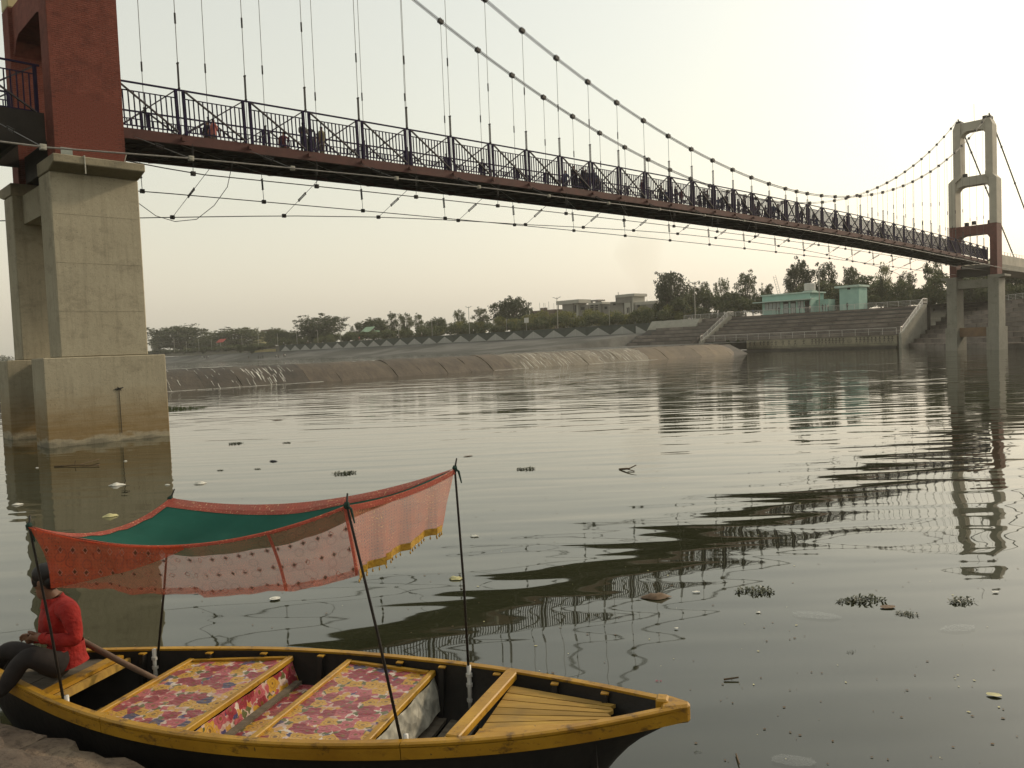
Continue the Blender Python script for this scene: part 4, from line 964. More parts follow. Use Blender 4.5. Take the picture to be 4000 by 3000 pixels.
hb_(h2_, 2307, 2337, 1172.5, 1175.5, 4, 'house', 'roof_frame', 1.5); hb_(h2_, 2308, 2312, 1176, 1184, .6, 'house', 'post', 1.6); hb_(h2_, 2326, 2336, 1176, 1184, 2, 'house', 'post', 1.6)
for y_ in (1192, 1200, 1208): hwin(h2_, 2306, 2318, y_, y_ + 4, 1.0); hwin(h2_, 2326, 2336, y_, y_ + 4, 1.0)
hb_(h2_, 2353, 2390, 1191, 1300, 6, 'house', 'low_wing', 2.0); hwin(h2_, 2362, 2372, 1198, 1207, 2.0)
h3_ = thing('building', 'tall white house with a dark faced upper block and roof tanks', 'building', BR)
hb_(h3_, 2404, 2466, 1157, 1181, 7, 'house', 'upper_block'); hb_(h3_, 2466.3, 2477, 1153, 1300, 7, 'house_white', 'corner_wall', .2); hb_(h3_, 2438, 2466, 1181.5, 1300, 6, 'house_white', 'wall', .1); hb_(h3_, 2384, 2437.7, 1180, 1300, 6, 'house', 'left_wing', .8)
hb_(h3_, 2403, 2478, 1153, 1156.8, 7.5, 'house_white', 'roof_slab', -.2); hwin(h3_, 2449, 2453, 1203, 1222, .1); hwin(h3_, 2455, 2459, 1202, 1222, .1); hwin(h3_, 2395, 2405, 1186, 1192, .8)
hb_(h3_, 2423, 2433, 1151, 1152.9, 1, 'house', 'roof_tank', 1); hb_(h3_, 2447, 2458, 1148.5, 1152.9, 1, 'house', 'roof_tank', 1); hb_(h3_, 2413.5, 2415, 1141, 1152.9, .2, 'house_brown', 'pipe', 1)
h4_ = thing('building', 'low wide white building right of the tall white house', 'building', BR)
hb_(h4_, 2479, 2560, 1186, 1300, 6, 'house', 'wall', 1.0); hb_(h4_, 2478.5, 2562, 1181, 1185.8, 7, 'house_white', 'parapet', .8); hwin(h4_, 2490, 2500, 1192, 1200, 1.0); hb_(h4_, 2526, 2527.2, 1171, 1180.9, .2, 'house_brown', 'pipe', 1)
h5_ = thing('building', 'unfinished brown rooftop with bare reinforcing rods', 'building', BR)
hb_(h5_, 2070, 2170, 1216, 1300, 6, 'house_brown'); hb_(h5_, 2110, 2117, 1203, 1215.8, 1, 'house_brown', 'stub_column'); hb_(h5_, 2124, 2132, 1202, 1215.8, 1, 'house_brown', 'stub_column')
for x_, yt in ((2107.5, 1182), (2123, 1183), (2128.5, 1184), (2143, 1178), (2163, 1184)): hb_(h5_, x_, x_ + .9, yt, 1216, .1, 'house_brown', 'rod', .3)
SH = 235.0
h6_ = thing('building', 'yellow house with a flat roof far left behind the trees', 'building', BR)
MT['house_yellow'] = simple('yellow house plaster', (0.50, 0.42, 0.20), (0.42, 0.35, 0.17), 0.9, 0.3, 0.1)
hb_(h6_, 985, 1045, 1302, 1380, 6, 'house_yellow'); hb_(h6_, 1018, 1048, 1290, 1301.8, 5, 'house_brown', 'upper_room', .5); hb_(h6_, 983, 1050, 1300, 1302, 6.6, 'house_white', 'roof_slab', -.2); hwin(h6_, 1000, 1008, 1308, 1316)
SH = 168.0
bt = thing('booth', 'pale green booth with a sloped roof behind the wall', 'booth', BR)
MT['booth'] = simple('pale green booth paint', (0.30, 0.42, 0.27), None, 0.8, 1, 0.1)
a, b = ats(1416, 1278, SH), ats(1454, 1296, SH)
w = MB(); w.prism([(SH - 1.2, b[2]), (SH + 1.5, a[2] - .1), (SH + 1.5, a[2]), (SH - 1.2, b[2] + .1)], 1, -b[1], -a[1]); w.build('roof', MT['booth'], bt)
hb_(bt, 1447, 1453, 1296, 1326, .3, 'booth', 'post'); hb_(bt, 1453.2, 1471, 1291, 1297, 1.5, 'booth', 'shelf'); hb_(bt, 1418, 1422, 1296, 1326, .3, 'booth', 'post')
aw = thing('awning', 'small red cloth awning on posts at the far left of the bank', 'awning', BR)
MT['red_cloth'] = simple('faded red cloth', (0.40, 0.07, 0.05), (0.3, 0.05, 0.04), 0.9, 2, 0.1)
SH = 160.0
a, b = ats(842, 1326, SH), ats(870, 1337, SH); w = MB(); w.prism([(SH, b[2]), (SH + 2, a[2]), (SH + 2, a[2] + .08), (SH, b[2] + .08)], 1, -b[1], -a[1]); w.build('cloth', MT['red_cloth'], aw)
hb_(aw, 846, 847.5, 1337, 1352, .15, 'lamp_post', 'post'); hb_(aw, 860, 861.5, 1337, 1352, .15, 'lamp_post', 'post')
sg_ = tag(hb_(thing('signboard', 'small white notice board on a post under the large spreading tree', 'sign', BR), 2047, 2064, 1242, 1260, .15, 'white_pipe', 'board', 0).parent, 'small white notice board on a post under the large spreading tree', 'sign')
hb_(sg_, 2054.5, 2056.5, 1260.3, 1290, .12, 'lamp_post', 'post')

# ------------------------------------------------------------------ people
def skin_body(joints, edges, zones, mats, sub=2):
    """joints: name -> (pos, radius); edges: (a, b, zone); one continuous surface grown with a Skin modifier"""
    names = list(joints); me = bpy.data.meshes.new('body')
    me.from_pydata([joints[k][0] for k in names], [(names.index(a), names.index(b)) for a, b, z in edges], [])
    ob = bpy.data.objects.new('body_tmp', me); COL.objects.link(ob)
    md = ob.modifiers.new('skin', 'SKIN'); md.use_smooth_shade = True
    for i_, k in enumerate(names):
        v = me.skin_vertices[0].data[i_]; rr = joints[k][1]; v.radius = rr if hasattr(rr, '__len__') else (rr, rr); v.use_root = (k == 'pelvis')
    sb = ob.modifiers.new('sub', 'SUBSURF'); sb.levels = sub; sb.render_levels = sub
    dg = bpy.context.evaluated_depsgraph_get(); dg.update(); ev = ob.evaluated_get(dg)
    out = bpy.data.meshes.new_from_object(ev); bpy.data.objects.remove(ob)
    out.materials.clear()
    for mt in mats: out.materials.append(mt)
    A = np.array([joints[a][0] for a, b, z in edges]); D = np.array([joints[b][0] for a, b, z in edges]) - A; Zi = [zones[z] for a, b, z in edges]
    L2 = (D ** 2).sum(1)
    rad = np.array([max(0.03, (np.mean(joints[a][1]) + np.mean(joints[b][1])) / 2) for a, b, z in edges])
    for p in out.polygons:
        c = np.array(p.center); tt = np.clip(((c - A) * D).sum(1) / L2, 0, 1); dd = np.linalg.norm(A + D * tt[:, None] - c, axis=1) / rad
        p.material_index = Zi[int(dd.argmin())]; p.use_smooth = True
    return out
MT['skin'] = simple('brown skin', (0.17, 0.085, 0.05), (0.13, 0.065, 0.04), 0.6, 10, 0.0)
MT['hair'] = simple('black hair', (0.012, 0.010, 0.009), None, 0.6, 20, 0.0)
def cloth(n, c): return simple(n, c, tuple(x * .7 for x in c), 0.9, 6, 0.1)
CLO = {'pink': cloth('pink shirt', (0.45, 0.16, 0.13)), 'dark': cloth('dark clothes', (0.035, 0.033, 0.035)), 'white': cloth('white shirt', (0.5, 0.48, 0.42)), 'blue': cloth('blue shirt', (0.07, 0.09, 0.14)),
       'grey': cloth('grey shirt', (0.14, 0.13, 0.12)), 'olive': cloth('khaki shirt', (0.17, 0.15, 0.09)), 'maroon': cloth('maroon clothes', (0.13, 0.04, 0.04)), 'trouser': cloth('dark trousers', (0.03, 0.03, 0.034)), 'tan': cloth('tan trousers', (0.15, 0.12, 0.085))}
def person_mesh(pose, top, leg):
    J = {'pelvis': ((0, 0, .92), (.15, .11)), 'chest': ((0, 0, 1.25), (.17, .115)), 'sh': ((0, 0, 1.40), (.15, .09)), 'neck': ((.01, 0, 1.48), .055), 'chin': ((.02, 0, 1.54), .07), 'head': ((.015, 0, 1.63), (.078, .085)), 'crown': ((0, 0, 1.68), .07)}
    st = {'stand': (.0, .0), 'walk': (.22, -.22), 'lean': (.05, -.03), 'sit': (0, 0)}[pose]
    for sg, nm, f in ((1, 'L', st[0]), (-1, 'R', st[1])):
        if pose == 'sit':
            J['hip' + nm] = ((.05, .10 * sg, .86), .10); J['knee' + nm] = ((.45, .12 * sg, .92), .075); J['ank' + nm] = ((.42, .12 * sg, .52), .05); J['toe' + nm] = ((.55, .13 * sg, .47), .04)
        else:
            J['hip' + nm] = ((0, .09 * sg, .84), .098); J['knee' + nm] = ((f * .6 + .02, .095 * sg, .47), .068); J['ank' + nm] = ((f - .02, .10 * sg, .08), .045); J['toe' + nm] = ((f + .12, .11 * sg, .03), .038)
        ax = .12 if pose == 'lean' else (-f * .7 if pose == 'walk' else .0)
        J['arm' + nm] = ((0, .20 * sg, 1.38), .06); J['elb' + nm] = ((ax * .6 - .02, .25 * sg, 1.12), .045); J['wri' + nm] = ((ax + (.28 if pose in ('lean', 'sit') else .04), .22 * sg * (.6 if pose in ('lean', 'sit') else 1.1), .90 if pose not in ('lean', 'sit') else 1.08), .032); J['hand' + nm] = ((ax + (.36 if pose in ('lean', 'sit') else .05), .22 * sg * (.5 if pose in ('lean', 'sit') else 1.1), .81 if pose not in ('lean', 'sit') else 1.07), .035)
    E_ = [('pelvis', 'chest', 't'), ('chest', 'sh', 't'), ('sh', 'neck', 's'), ('neck', 'chin', 's'), ('chin', 'head', 's'), ('head', 'crown', 'h')]
    for nm in 'LR': E_ += [('pelvis', 'hip' + nm, 'l'), ('hip' + nm, 'knee' + nm, 'l'), ('knee' + nm, 'ank' + nm, 'l'), ('ank' + nm, 'toe' + nm, 'h'), ('sh', 'arm' + nm, 't'), ('arm' + nm, 'elb' + nm, 't'), ('elb' + nm, 'wri' + nm, 's'), ('wri' + nm, 'hand' + nm, 's')]
    return skin_body(J, E_, {'t': 0, 'l': 1, 's': 2, 'h': 3}, [CLO[top], CLO[leg], MT['skin'], MT['hair']], 1)
PMs = {}
def person(kind, label, mw, group):
    if kind not in PMs: PMs[kind] = person_mesh(*kind)
    return tag(obj('person', PMs[kind], None, mw), label, 'person', group)
def deck_person(x, n, kind, label, rot):
    s = atn(x, 600, n)[0]
    for _ in range(4):                                   # settle on the s whose deck point projects to this column
        P = W(s, n, zt(s) - 1.0); d = P - CAM; px_ = 2000 + FPX * (d @ RT) / (d @ FWD); s += (x - px_) * 0.02 if s < 10 else (x - px_) * 0.035
    person(kind, label, BR @ T(s, -n, zt(s) - 1.93) @ RZ(rot), 'people on the bridge')
G1 = [(835, -2.7, ('walk', 'pink', 'tan'), 'person in a pink shirt walking on the bridge near the brick tower', 0.1), (812, -3.1, ('stand', 'dark', 'trouser'), 'person in dark clothes beside the one in a pink shirt on the bridge', .4), (1110, -3.0, ('stand', 'maroon', 'trouser'), 'person in maroon behind the third railing panel', 1.2),
      (1185, -1.0, ('lean', 'grey', 'trouser'), 'person in grey leaning on the near railing, left of a pair', -1.5), (1212, -1.2, ('stand', 'dark', 'trouser'), 'person in black beside a hanger, right of a pair', 1.0), (1258, -1.2, ('stand', 'olive', 'tan'), 'person in a khaki shirt standing right of the pair on the bridge', 2.0),
      (2208, -2.0, ('walk', 'blue', 'trouser'), 'short person in blue left of the dark crowd on the bridge', .2), (2250, -1.4, ('stand', 'dark', 'trouser'), 'left figure of the dark crowd by the tenth hanger', .3), (2268, -2.4, ('lean', 'dark', 'trouser'), 'second figure of the dark crowd by the tenth hanger', -1.4), (2290, -1.0, ('stand', 'grey', 'trouser'), 'third figure of the dark crowd, grey top', 2.8), (2330, -1.2, ('stand', 'dark', 'trouser'), 'rightmost dark figure of the crowd by the tenth hanger', 1.3),
      (2508, -1.0, ('stand', 'maroon', 'trouser'), 'single person in maroon left of the twelfth hanger', -1.4), (2582, -1.6, ('stand', 'grey', 'trouser'), 'person in grey in the thirteenth railing panel', .6), (2600, -2.4, ('walk', 'blue', 'trouser'), 'person in blue walking in the thirteenth railing panel', .1), (2640, -1.2, ('lean', 'dark', 'trouser'), 'person leaning over the near railing left of centre span', -1.5), (2662, -1.8, ('stand', 'maroon', 'trouser'), 'person in maroon next to one leaning on the railing', 2.2),
      (2735, -1.6, ('stand', 'dark', 'trouser'), 'dark figure in the fifteenth railing panel', .8), (2763, -.9, ('stand', 'grey', 'trouser'), 'tall grey figure standing above the railing near centre span', -.9), (2822, -1.2, ('walk', 'dark', 'trouser'), 'person walking with head above the railing near centre span', 3.1), (2806, -2.0, ('stand', 'blue', 'trouser'), 'blue figure left of a walker near centre span', .5), (2885, -1.5, ('stand', 'grey', 'trouser'), 'grey figure in the seventeenth railing panel', 1.9), (2945, -1.3, ('stand', 'maroon', 'trouser'), 'maroon figure in the eighteenth railing panel', -1.1), (2990, -1.8, ('walk', 'dark', 'trouser'), 'dark walker just before the centre of the span', 0.2),
      (3022, -1.0, ('stand', 'blue', 'trouser'), 'blue figure at the centre of the span', 1.3), (3120, -1.6, ('stand', 'dark', 'trouser'), 'dark figure right of the centre of the span', .4), (3178, -1.0, ('stand', 'grey', 'trouser'), 'grey figure with head above the railing right of centre span', -1.2), (3190, -2.2, ('lean', 'blue', 'trouser'), 'blue figure beside a grey one right of centre span', 1.5), (3255, -1.4, ('stand', 'dark', 'trouser'), 'dark figure a little beyond the cable low point', 2.4), (3308, -1.1, ('stand', 'maroon', 'trouser'), 'maroon figure beyond the cable low point', -.4), (3318, -2.0, ('stand', 'dark', 'trouser'), 'dark figure next to a maroon one beyond the cable low point', .9), (3452, -1.2, ('stand', 'dark', 'trouser'), 'lone dark figure on the far part of the bridge', .2),
      (2240, -.7, ('lean', 'dark', 'trouser'), 'dark figure leaning on the railing at the left edge of the crowd', -1.5), (2278, -.6, ('stand', 'dark', 'trouser'), 'dark figure pressed to the near railing in the middle of the crowd', -1.4), (2300, -2.2, ('stand', 'maroon', 'trouser'), 'maroon figure at the back of the crowd by the tenth hanger', .7), (2318, -.7, ('stand', 'blue', 'trouser'), 'blue figure at the railing near the right of the crowd', -1.6),
      (2620, -.7, ('stand', 'dark', 'trouser'), 'dark figure at the railing in the fourteenth panel', -1.5), (2750, -.6, ('lean', 'dark', 'trouser'), 'dark figure leaning on the railing in the fifteenth panel', -1.5), (2838, -.7, ('stand', 'dark', 'trouser'), 'dark figure at the railing right of a walker near centre span', -1.2), (2905, -.7, ('stand', 'dark', 'trouser'), 'dark figure pressed to the railing in the seventeenth panel', -1.7), (2962, -.7, ('stand', 'grey', 'trouser'), 'grey figure pressed to the railing before the centre of the span', -1.5),
      (3040, -.8, ('stand', 'dark', 'trouser'), 'dark figure pressed to the railing at the centre of the span', -1.5), (3132, -.7, ('lean', 'dark', 'trouser'), 'dark figure leaning on the railing right of the centre of the span', -1.5), (3268, -.7, ('stand', 'dark', 'trouser'), 'dark figure pressed to the railing beyond the cable low point', -1.5), (3296, -.6, ('lean', 'dark', 'trouser'), 'dark figure leaning out left of a maroon one beyond the cable low point', -1.5), (3440, -.7, ('stand', 'grey', 'trouser'), 'grey figure pressed to the railing on the far part of the bridge', -1.5)]
for x_, n, kd, lb, rot in G1: deck_person(x_, n, kd, lb, rot)
def bank_person(x, yfoot, s, kind, label, rot, z):
    P = ats(x, yfoot, s); person(kind, label, BR @ T(s, -P[1], z) @ RZ(rot), 'people on the far bank')
G2 = [(2781, 161.2, ('stand', 'white', 'tan'), 'person in white at the terrace railing right of a lamp post', 2), (2830, 161.2, ('stand', 'white', 'trouser'), 'person in white by the head of the left stairway', 0), (2896, 161.3, ('stand', 'olive', 'tan'), 'person in khaki, left of a pair at the terrace railing', 1), (2911, 161.3, ('walk', 'white', 'tan'), 'person in white, right of a pair at the terrace railing', 3), (2941, 161.2, ('stand', 'blue', 'trouser'), 'person in blue left of the green building', 1.2),
      (3032, 161.4, ('stand', 'dark', 'trouser'), 'person in dark clothes before the windows, left of two', 2), (3043, 161.4, ('stand', 'dark', 'trouser'), 'person in dark clothes before the windows, right of two', .5), (3124, 161.3, ('stand', 'blue', 'trouser'), 'person in blue before the second window of the green building', 2.4), (3146, 161.3, ('lean', 'dark', 'trouser'), 'person leaning at the railing before the dark doorway', 3.1), (3165, 161.3, ('stand', 'white', 'trouser'), 'person in a white shirt before the dark doorway', 2.9), (3214, 161.3, ('stand', 'dark', 'trouser'), 'person in dark clothes right of the lamp post, left of three', 1), (3225, 161.3, ('stand', 'grey', 'trouser'), 'person in grey right of the lamp post, middle of three', 2), (3235, 161.3, ('stand', 'white', 'trouser'), 'person in white right of the lamp post, right of three', 2.5), (3310, 161.3, ('stand', 'dark', 'dark'), 'person in a long dark dress in front of the green hut', 3)]
for x_, s_, kd, lb, rot in G2: bank_person(x_, 1220, s_, kd, lb, rot, 8.3)
for x_, s_, z_, kd, lb, rot in [(966, 139, 2.3, ('stand', 'dark', 'tan'), 'person standing at the upstream water edge, left of the group', 2.5), (1004, 139, 2.3, ('stand', 'dark', 'trouser'), 'dark figure at the upstream water edge, left of three', 2), (1012, 139.5, 2.3, ('stand', 'grey', 'trouser'), 'grey figure at the upstream water edge, middle of three', 3), (1022, 139, 2.3, ('walk', 'dark', 'trouser'), 'dark figure at the upstream water edge, right of three', 1), (1076, 139, 2.3, ('sit', 'white', 'trouser'), 'crouching person in white at the upstream water edge', 3), (1083, 139, 2.3, ('stand', 'grey', 'trouser'), 'person standing beside a crouching one at the water edge', 2), (1104, 140, 2.5, ('stand', 'maroon', 'trouser'), 'person in maroon at the foot of the dark slope', 3), (1109, 140, 2.5, ('stand', 'white', 'trouser'), 'person in white at the foot of the dark slope', 2),
                             (784, 143, 3.2, ('stand', 'white', 'trouser'), 'person in white on the far left slope', 3), (795, 143, 3.2, ('sit', 'dark', 'trouser'), 'dark seated figure on the far left slope', 2), (802, 143, 3.2, ('stand', 'dark', 'trouser'), 'dark standing figure on the far left slope', 1), (808, 144, 3.3, ('stand', 'white', 'trouser'), 'person in pale clothes rightmost on the far left slope', 3), (1106, 156.5, 7.8, ('stand', 'white', 'trouser'), 'person in white on the wall above the first triangle', 2), (1201, 156.5, 7.8, ('stand', 'white', 'tan'), 'person in white on the wall above the fourth triangle', 2), (1402, 156.5, 7.9, ('stand', 'pink', 'maroon'), 'person in pink on the wall near the green booth', 2), (1552, 157, 7.9, ('stand', 'white', 'trouser'), 'person in white by the lamp post among slender trees', 2), (1647, 157, 7.9, ('walk', 'white', 'tan'), 'person in white walking on the wall in mid bank', 2), (1850, 157, 7.9, ('stand', 'white', 'trouser'), 'person in white right of the middle lamp post', 2)]:
    bank_person(x_, 1300, s_, kd, lb, rot, z_)
# ------------------------------------------------------------------ stone landing at the water's edge, lower left
t = NT('rough sandstone'); o = t.obj()
c_ = t.ramp(t.noise(o, 1.6, 6, 0.65), [(0.3, (0.14, 0.10, 0.072)), (0.55, (0.25, 0.185, 0.13)), (0.78, (0.36, 0.28, 0.19))])
c_ = t.mix(t.ramp(t.noise(o, 14, 5, 0.75), [(0.5, 0.0), (0.68, 0.75)]), c_, (0.05, 0.038, 0.03))
f = t.math('MULTIPLY_ADD', t.rand(), 0.4, 0.8); c_ = t.mix(1.0, c_, t.comb(f, f, f), 'MULTIPLY')
t.bump(t.math('ADD', t.noise(o, 9, 6, 0.7), t.math('MULTIPLY', t.noise(o, 2.2, 4), 1.5)), 0.9, 0.05); MT['sandstone'] = t.done(c_, 0.9, 0, 0.25)
ed = Vector((0.876, -0.482, 0)); en = Vector((-0.482, -0.876, 0))
SM = Matrix.Translation((-4.1, 6.12, 0)) @ Matrix(((ed.x, en.x, 0, 0), (ed.y, en.y, 0, 0), (0, 0, 1, 0), (0, 0, 0, 1)))
landing = thing('stone_landing', 'rough brown sandstone steps at the lower left corner beside the boat', 'steps', SM)
def rough_block(x0, x1, y0, y1, z0, z1, seed):
    r = random.Random(seed); nx, ny = 9, 6; w = MB()
    def top(i, j):
        ex = min(i, nx - 1 - i) == 0; ey = j == 0
        return (lerp(x0, x1, i / (nx - 1)) + r.uniform(-.012, .012), lerp(y0, y1, j / (ny - 1)) + (r.uniform(-.03, .05) if ey else 0), z1 + r.uniform(-.014, .012) - (.03 if ex or ey else 0))
    rows = [[top(i, j) for i in range(nx)] for j in range(ny)]
    w.grid(rows); fr = rows[0]
    w.grid([[(p[0], p[1] - .02 + r.uniform(-.02, .02), lerp(z0, p[2], .5)) for p in fr], fr]); w.grid([[(p[0], p[1] + .03, z0) for p in fr], [(p[0], p[1] - .02 + r.uniform(-.005, .005), lerp(z0, p[2], .5)) for p in fr]])
    for i in (0, nx - 1): w.grid([[rows[j][i] for j in range(ny)], [(rows[j][i][0], rows[j][i][1], z0) for j in range(ny)]], flip=(i != 0))
    return w
for k, (y0, y1, z0, z1) in enumerate([(0.0, .62, -.5, .30), (.50, 1.3, -.2, .56), (1.2, 2.0, .2, .85), (1.9, 2.7, .5, 1.13), (2.6, 4.2, .8, 1.4), (4.2, 6.5, .8, 1.4)]):
    x = -6.0 + .4 * (k % 2)
    while x < 10:
        l = random.uniform(.9, 1.5); b_ = rough_block(x, x + l - .02, y0, y1, z0, z1 + random.uniform(-.012, .012), int(x * 100) + k).build('stone_slab', MT['sandstone'], landing, smooth=False); x += l
w = MB(); w.box((-6, .1, -1), (10, 6.5, .18)); w.build('core', MT['sandstone'], landing)

# ------------------------------------------------------------------ rowing boat
t = NT('worn yellow boat paint'); o = t.obj()
c_ = t.ramp(t.noise(o, 2.2, 6, 0.65), [(0.3, (0.25, 0.12, 0.008)), (0.65, (0.43, 0.235, 0.018))])
c_ = t.mix(t.ramp(t.noise(t.mapping(o, (1, 1, 2)), 7, 6, 0.75), [(0.55, 0.0), (0.66, 0.85)]), c_, (0.085, 0.042, 0.010))
c_ = t.mix(t.ramp(t.noise(o, 38, 3, 0.6), [(0.66, 0.0), (0.74, 0.9)]), c_, (0.035, 0.025, 0.015))
t.bump(t.noise(t.mapping(o, (1, 6, 6)), 6, 5), 0.3, 0.01); MT['yellow'] = t.done(c_, 0.45, 0, 0.4)
MT['black_hull'] = simple('tarred black hull', (0.018, 0.015, 0.012), (0.009, 0.008, 0.007), 0.6, 5, 0.5, 18, 0.012, spec=0.35)
MT['grey_wood'] = simple('weathered grey plank', (0.15, 0.125, 0.09), (0.085, 0.07, 0.05), 0.8, 3, 0.4, 20, 0.008, stretch=(1, 7, 3), objvar=.2)
t = NT('yellow stained deck plank'); o = t.obj()
c_ = t.ramp(t.noise(t.mapping(o, (0.8, 7, 3)), 2.5, 6, 0.7), [(0.3, (0.22, 0.125, 0.03)), (0.7, (0.42, 0.26, 0.055))])
c_ = t.mix(t.ramp(t.noise(o, 3, 5), [(0.5, 0), (0.75, .6)]), c_, (0.17, 0.115, 0.05)); f = t.math('MULTIPLY_ADD', t.rand(), 0.5, 0.75); c_ = t.mix(1.0, c_, t.comb(f, f, f), 'MULTIPLY')
MT['deck_plank'] = t.done(c_, 0.7, 0, 0.25)
# printed flower oilcloth
t = NT('floral oilcloth'); uv = t.mapping(t.uv(), (1, 1, 1))
jit = t.new('ShaderNodeVectorMath', operation='MULTIPLY_ADD'); nz = t.new('ShaderNodeTexNoise'); t.set(nz.inputs['Vector'], uv); nz.inputs['Scale'].default_value = 14
t.l.new(nz.outputs['Color'], jit.inputs[0]); jit.inputs[1].default_value = (.02, .02, 0); t.l.new(uv, jit.inputs[2]); uvj = jit.outputs[0]
def flowers(vec, scale, petals, r0, r1, loc):
    v = t.mapping(vec, (scale, scale, 1), (0, 0, 0), loc); vo = t.new('ShaderNodeTexVoronoi', voronoi_dimensions='2D'); t.set(vo.inputs['Vector'], v); vo.inputs['Scale'].default_value = 1; vo.inputs['Randomness'].default_value = .75
    d = t.new('ShaderNodeVectorMath', operation='SUBTRACT'); t.l.new(v, d.inputs[0]); t.l.new(vo.outputs['Position'], d.inputs[1]); x_, y_, _z = t.sep(d.outputs[0])
    th = t.math('ARCTAN2', y_, x_); rnd = t.sep(vo.outputs['Color'])[0]; rnd2 = t.sep(vo.outputs['Color'])[1]
    rad = t.math('MULTIPLY_ADD', t.math('COSINE', t.math('MULTIPLY_ADD', th, petals, t.math('MULTIPLY', rnd2, 6.3))), r1, r0)
    mask = t.math('LESS_THAN', vo.outputs['Distance'], rad); return mask, vo.outputs['Distance'], rnd, rnd2
bgc = t.ramp(t.noise(uvj, 9, 3), [(0.35, (0.55, 0.48, 0.40)), (0.6, (0.40, 0.22, 0.18))])
mk, ds, rn, rn2 = flowers(uvj, 15, 4, .46, .10, (.3, .7, 0)); leafc = t.ramp(rn, [(0, (0.10, 0.10, 0.035)), (.35, (0.35, 0.07, 0.08)), (.7, (0.45, 0.24, 0.06)), (.94, (0.06, 0.05, 0.12))], True)
col = t.mix(mk, bgc, leafc)
mk, ds, rn, rn2 = flowers(uvj, 8.0, 5, .50, .09, (0, 0, 0))
fc = t.ramp(rn, [(0, (0.24, 0.03, 0.04)), (.44, (0.38, 0.09, 0.10)), (.58, (0.46, 0.25, 0.03)), (.93, (0.055, 0.05, 0.10))], True)
vein = t.math('MULTIPLY_ADD', t.noise(uvj, 45, 2), .5, .72); fc = t.mix(1.0, fc, t.comb(vein, vein, vein), 'MULTIPLY')
ctr = t.math('LESS_THAN', ds, t.math('MULTIPLY_ADD', rn2, .08, .06)); fc = t.mix(ctr, fc, (0.16, 0.08, 0.02))
ring = t.math('LESS_THAN', t.math('ABSOLUTE', t.math('SUBTRACT', ds, .26)), .025); fc = t.mix(t.math('MULTIPLY', ring, .5), fc, (0.10, 0.03, 0.02))
col = t.mix(mk, col, fc); t.bump(t.math('ADD', t.noise(t.mapping(uv, (5, 16, 1)), 1, 4), t.math('MULTIPLY', t.noise(uv, 30, 3), .25)), 0.55, 0.03); MT['floral'] = t.done(col, 0.28, 0, 0.5)
t = NT('crumpled silver sheet'); c_ = t.ramp(t.noise(t.obj(), 9, 4), [(0.35, (0.25, 0.24, 0.20)), (0.65, (0.50, 0.47, 0.38))]); t.bump(t.voro(t.obj(), 12), 0.6, 0.03); MT['foil'] = t.done(c_, 0.4, 0.2, 0.5)

BM = Matrix.Translation((1.03, 5.13, 0)) @ RZ(math.atan2(.29, -.957))
BMi = BM.inverted()
def smooth_curve(pts):
    x = np.linspace(pts[0][0], pts[-1][0], 240); y = np.interp(x, [p[0] for p in pts], [p[1] for p in pts])
    for _ in range(3):
        k_ = 15; pad = np.concatenate([2 * y[0] - y[k_:0:-1], y, 2 * y[-1] - y[-2:-k_ - 2:-1]]); y2 = np.convolve(pad, np.ones(2 * k_ + 1) / (2 * k_ + 1), 'valid'); y2[0], y2[-1] = y[0], y[-1]; y = y2
    return lambda u: float(np.interp(u, x, y))
yn_ = smooth_curve([(0, .015), (.162, .122), (.666, .38), (1.03, .48), (1.69, .627), (2.345, .71), (3.0, .76), (3.77, .744), (4.14, .702), (4.75, .575), (5.13, .46), (5.6, .30), (5.85, .22)])
yf_ = smooth_curve([(0, -.015), (.396, -.21), (.837, -.39), (1.34, -.565), (1.73, -.668), (2.55, -.80), (3.3, -.80), (3.75, -.72), (4.35, -.51), (4.61, -.40), (5.03, -.19), (5.5, .06), (5.85, .17)])
zg_ = smooth_curve([(0, .63), (.5, .585), (1.3, .52), (2.4, .46), (3.3, .45), (4.2, .48), (5.0, .55), (5.85, .60)])
boat = thing('rowing_boat', 'black wooden rowing boat with yellow gunwale and two flower covered benches', 'boat', BM)
US = np.concatenate([np.linspace(0, .6, 8), np.linspace(.75, 5.85, 30)])
def section(u, off=0.0):
    a, b, zg = yn_(u) - off, yf_(u) + off, zg_(u)
    if a < b: a = b = (a + b) / 2
    c = (a + b) / 2; zb = interp(u, [(0, .30), (.35, .02), (.9, -.14), (4.6, -.14), (5.4, .05), (5.85, .25)]) + off * 1.3
    rake = lambda f: max(0, (1 - u / 1.0)) * .42 * f - max(0, (u - 5.2) / .65) * .2 * f
    L = []
    for y, z, f in [(a, zg - .01, 0), (a * .985 + c * .015, zg - .15, .25), (c + (a - c) * .90, lerp(zb, zg, .35), .6), (c + (a - c) * .70, zb + .03, .9), (c + (a - c) * .35, zb, 1), (c, zb - .01, 1), (c + (b - c) * .35, zb, 1), (c + (b - c) * .70, zb + .03, .9), (c + (b - c) * .90, lerp(zb, zg, .35), .6), (b * .985 + c * .015, zg - .15, .25), (b, zg - .01, 0)]:
        L.append((u + rake(f), y, z))
    return L
w = MB(); w.grid([section(u) for u in US]); w.build('hull', MT['black_hull'], boat, smooth=True)
w = MB(); w.grid([section(u, .03) for u in US], flip=True); w.build('inner_hull', MT['black_hull'], boat, smooth=True)
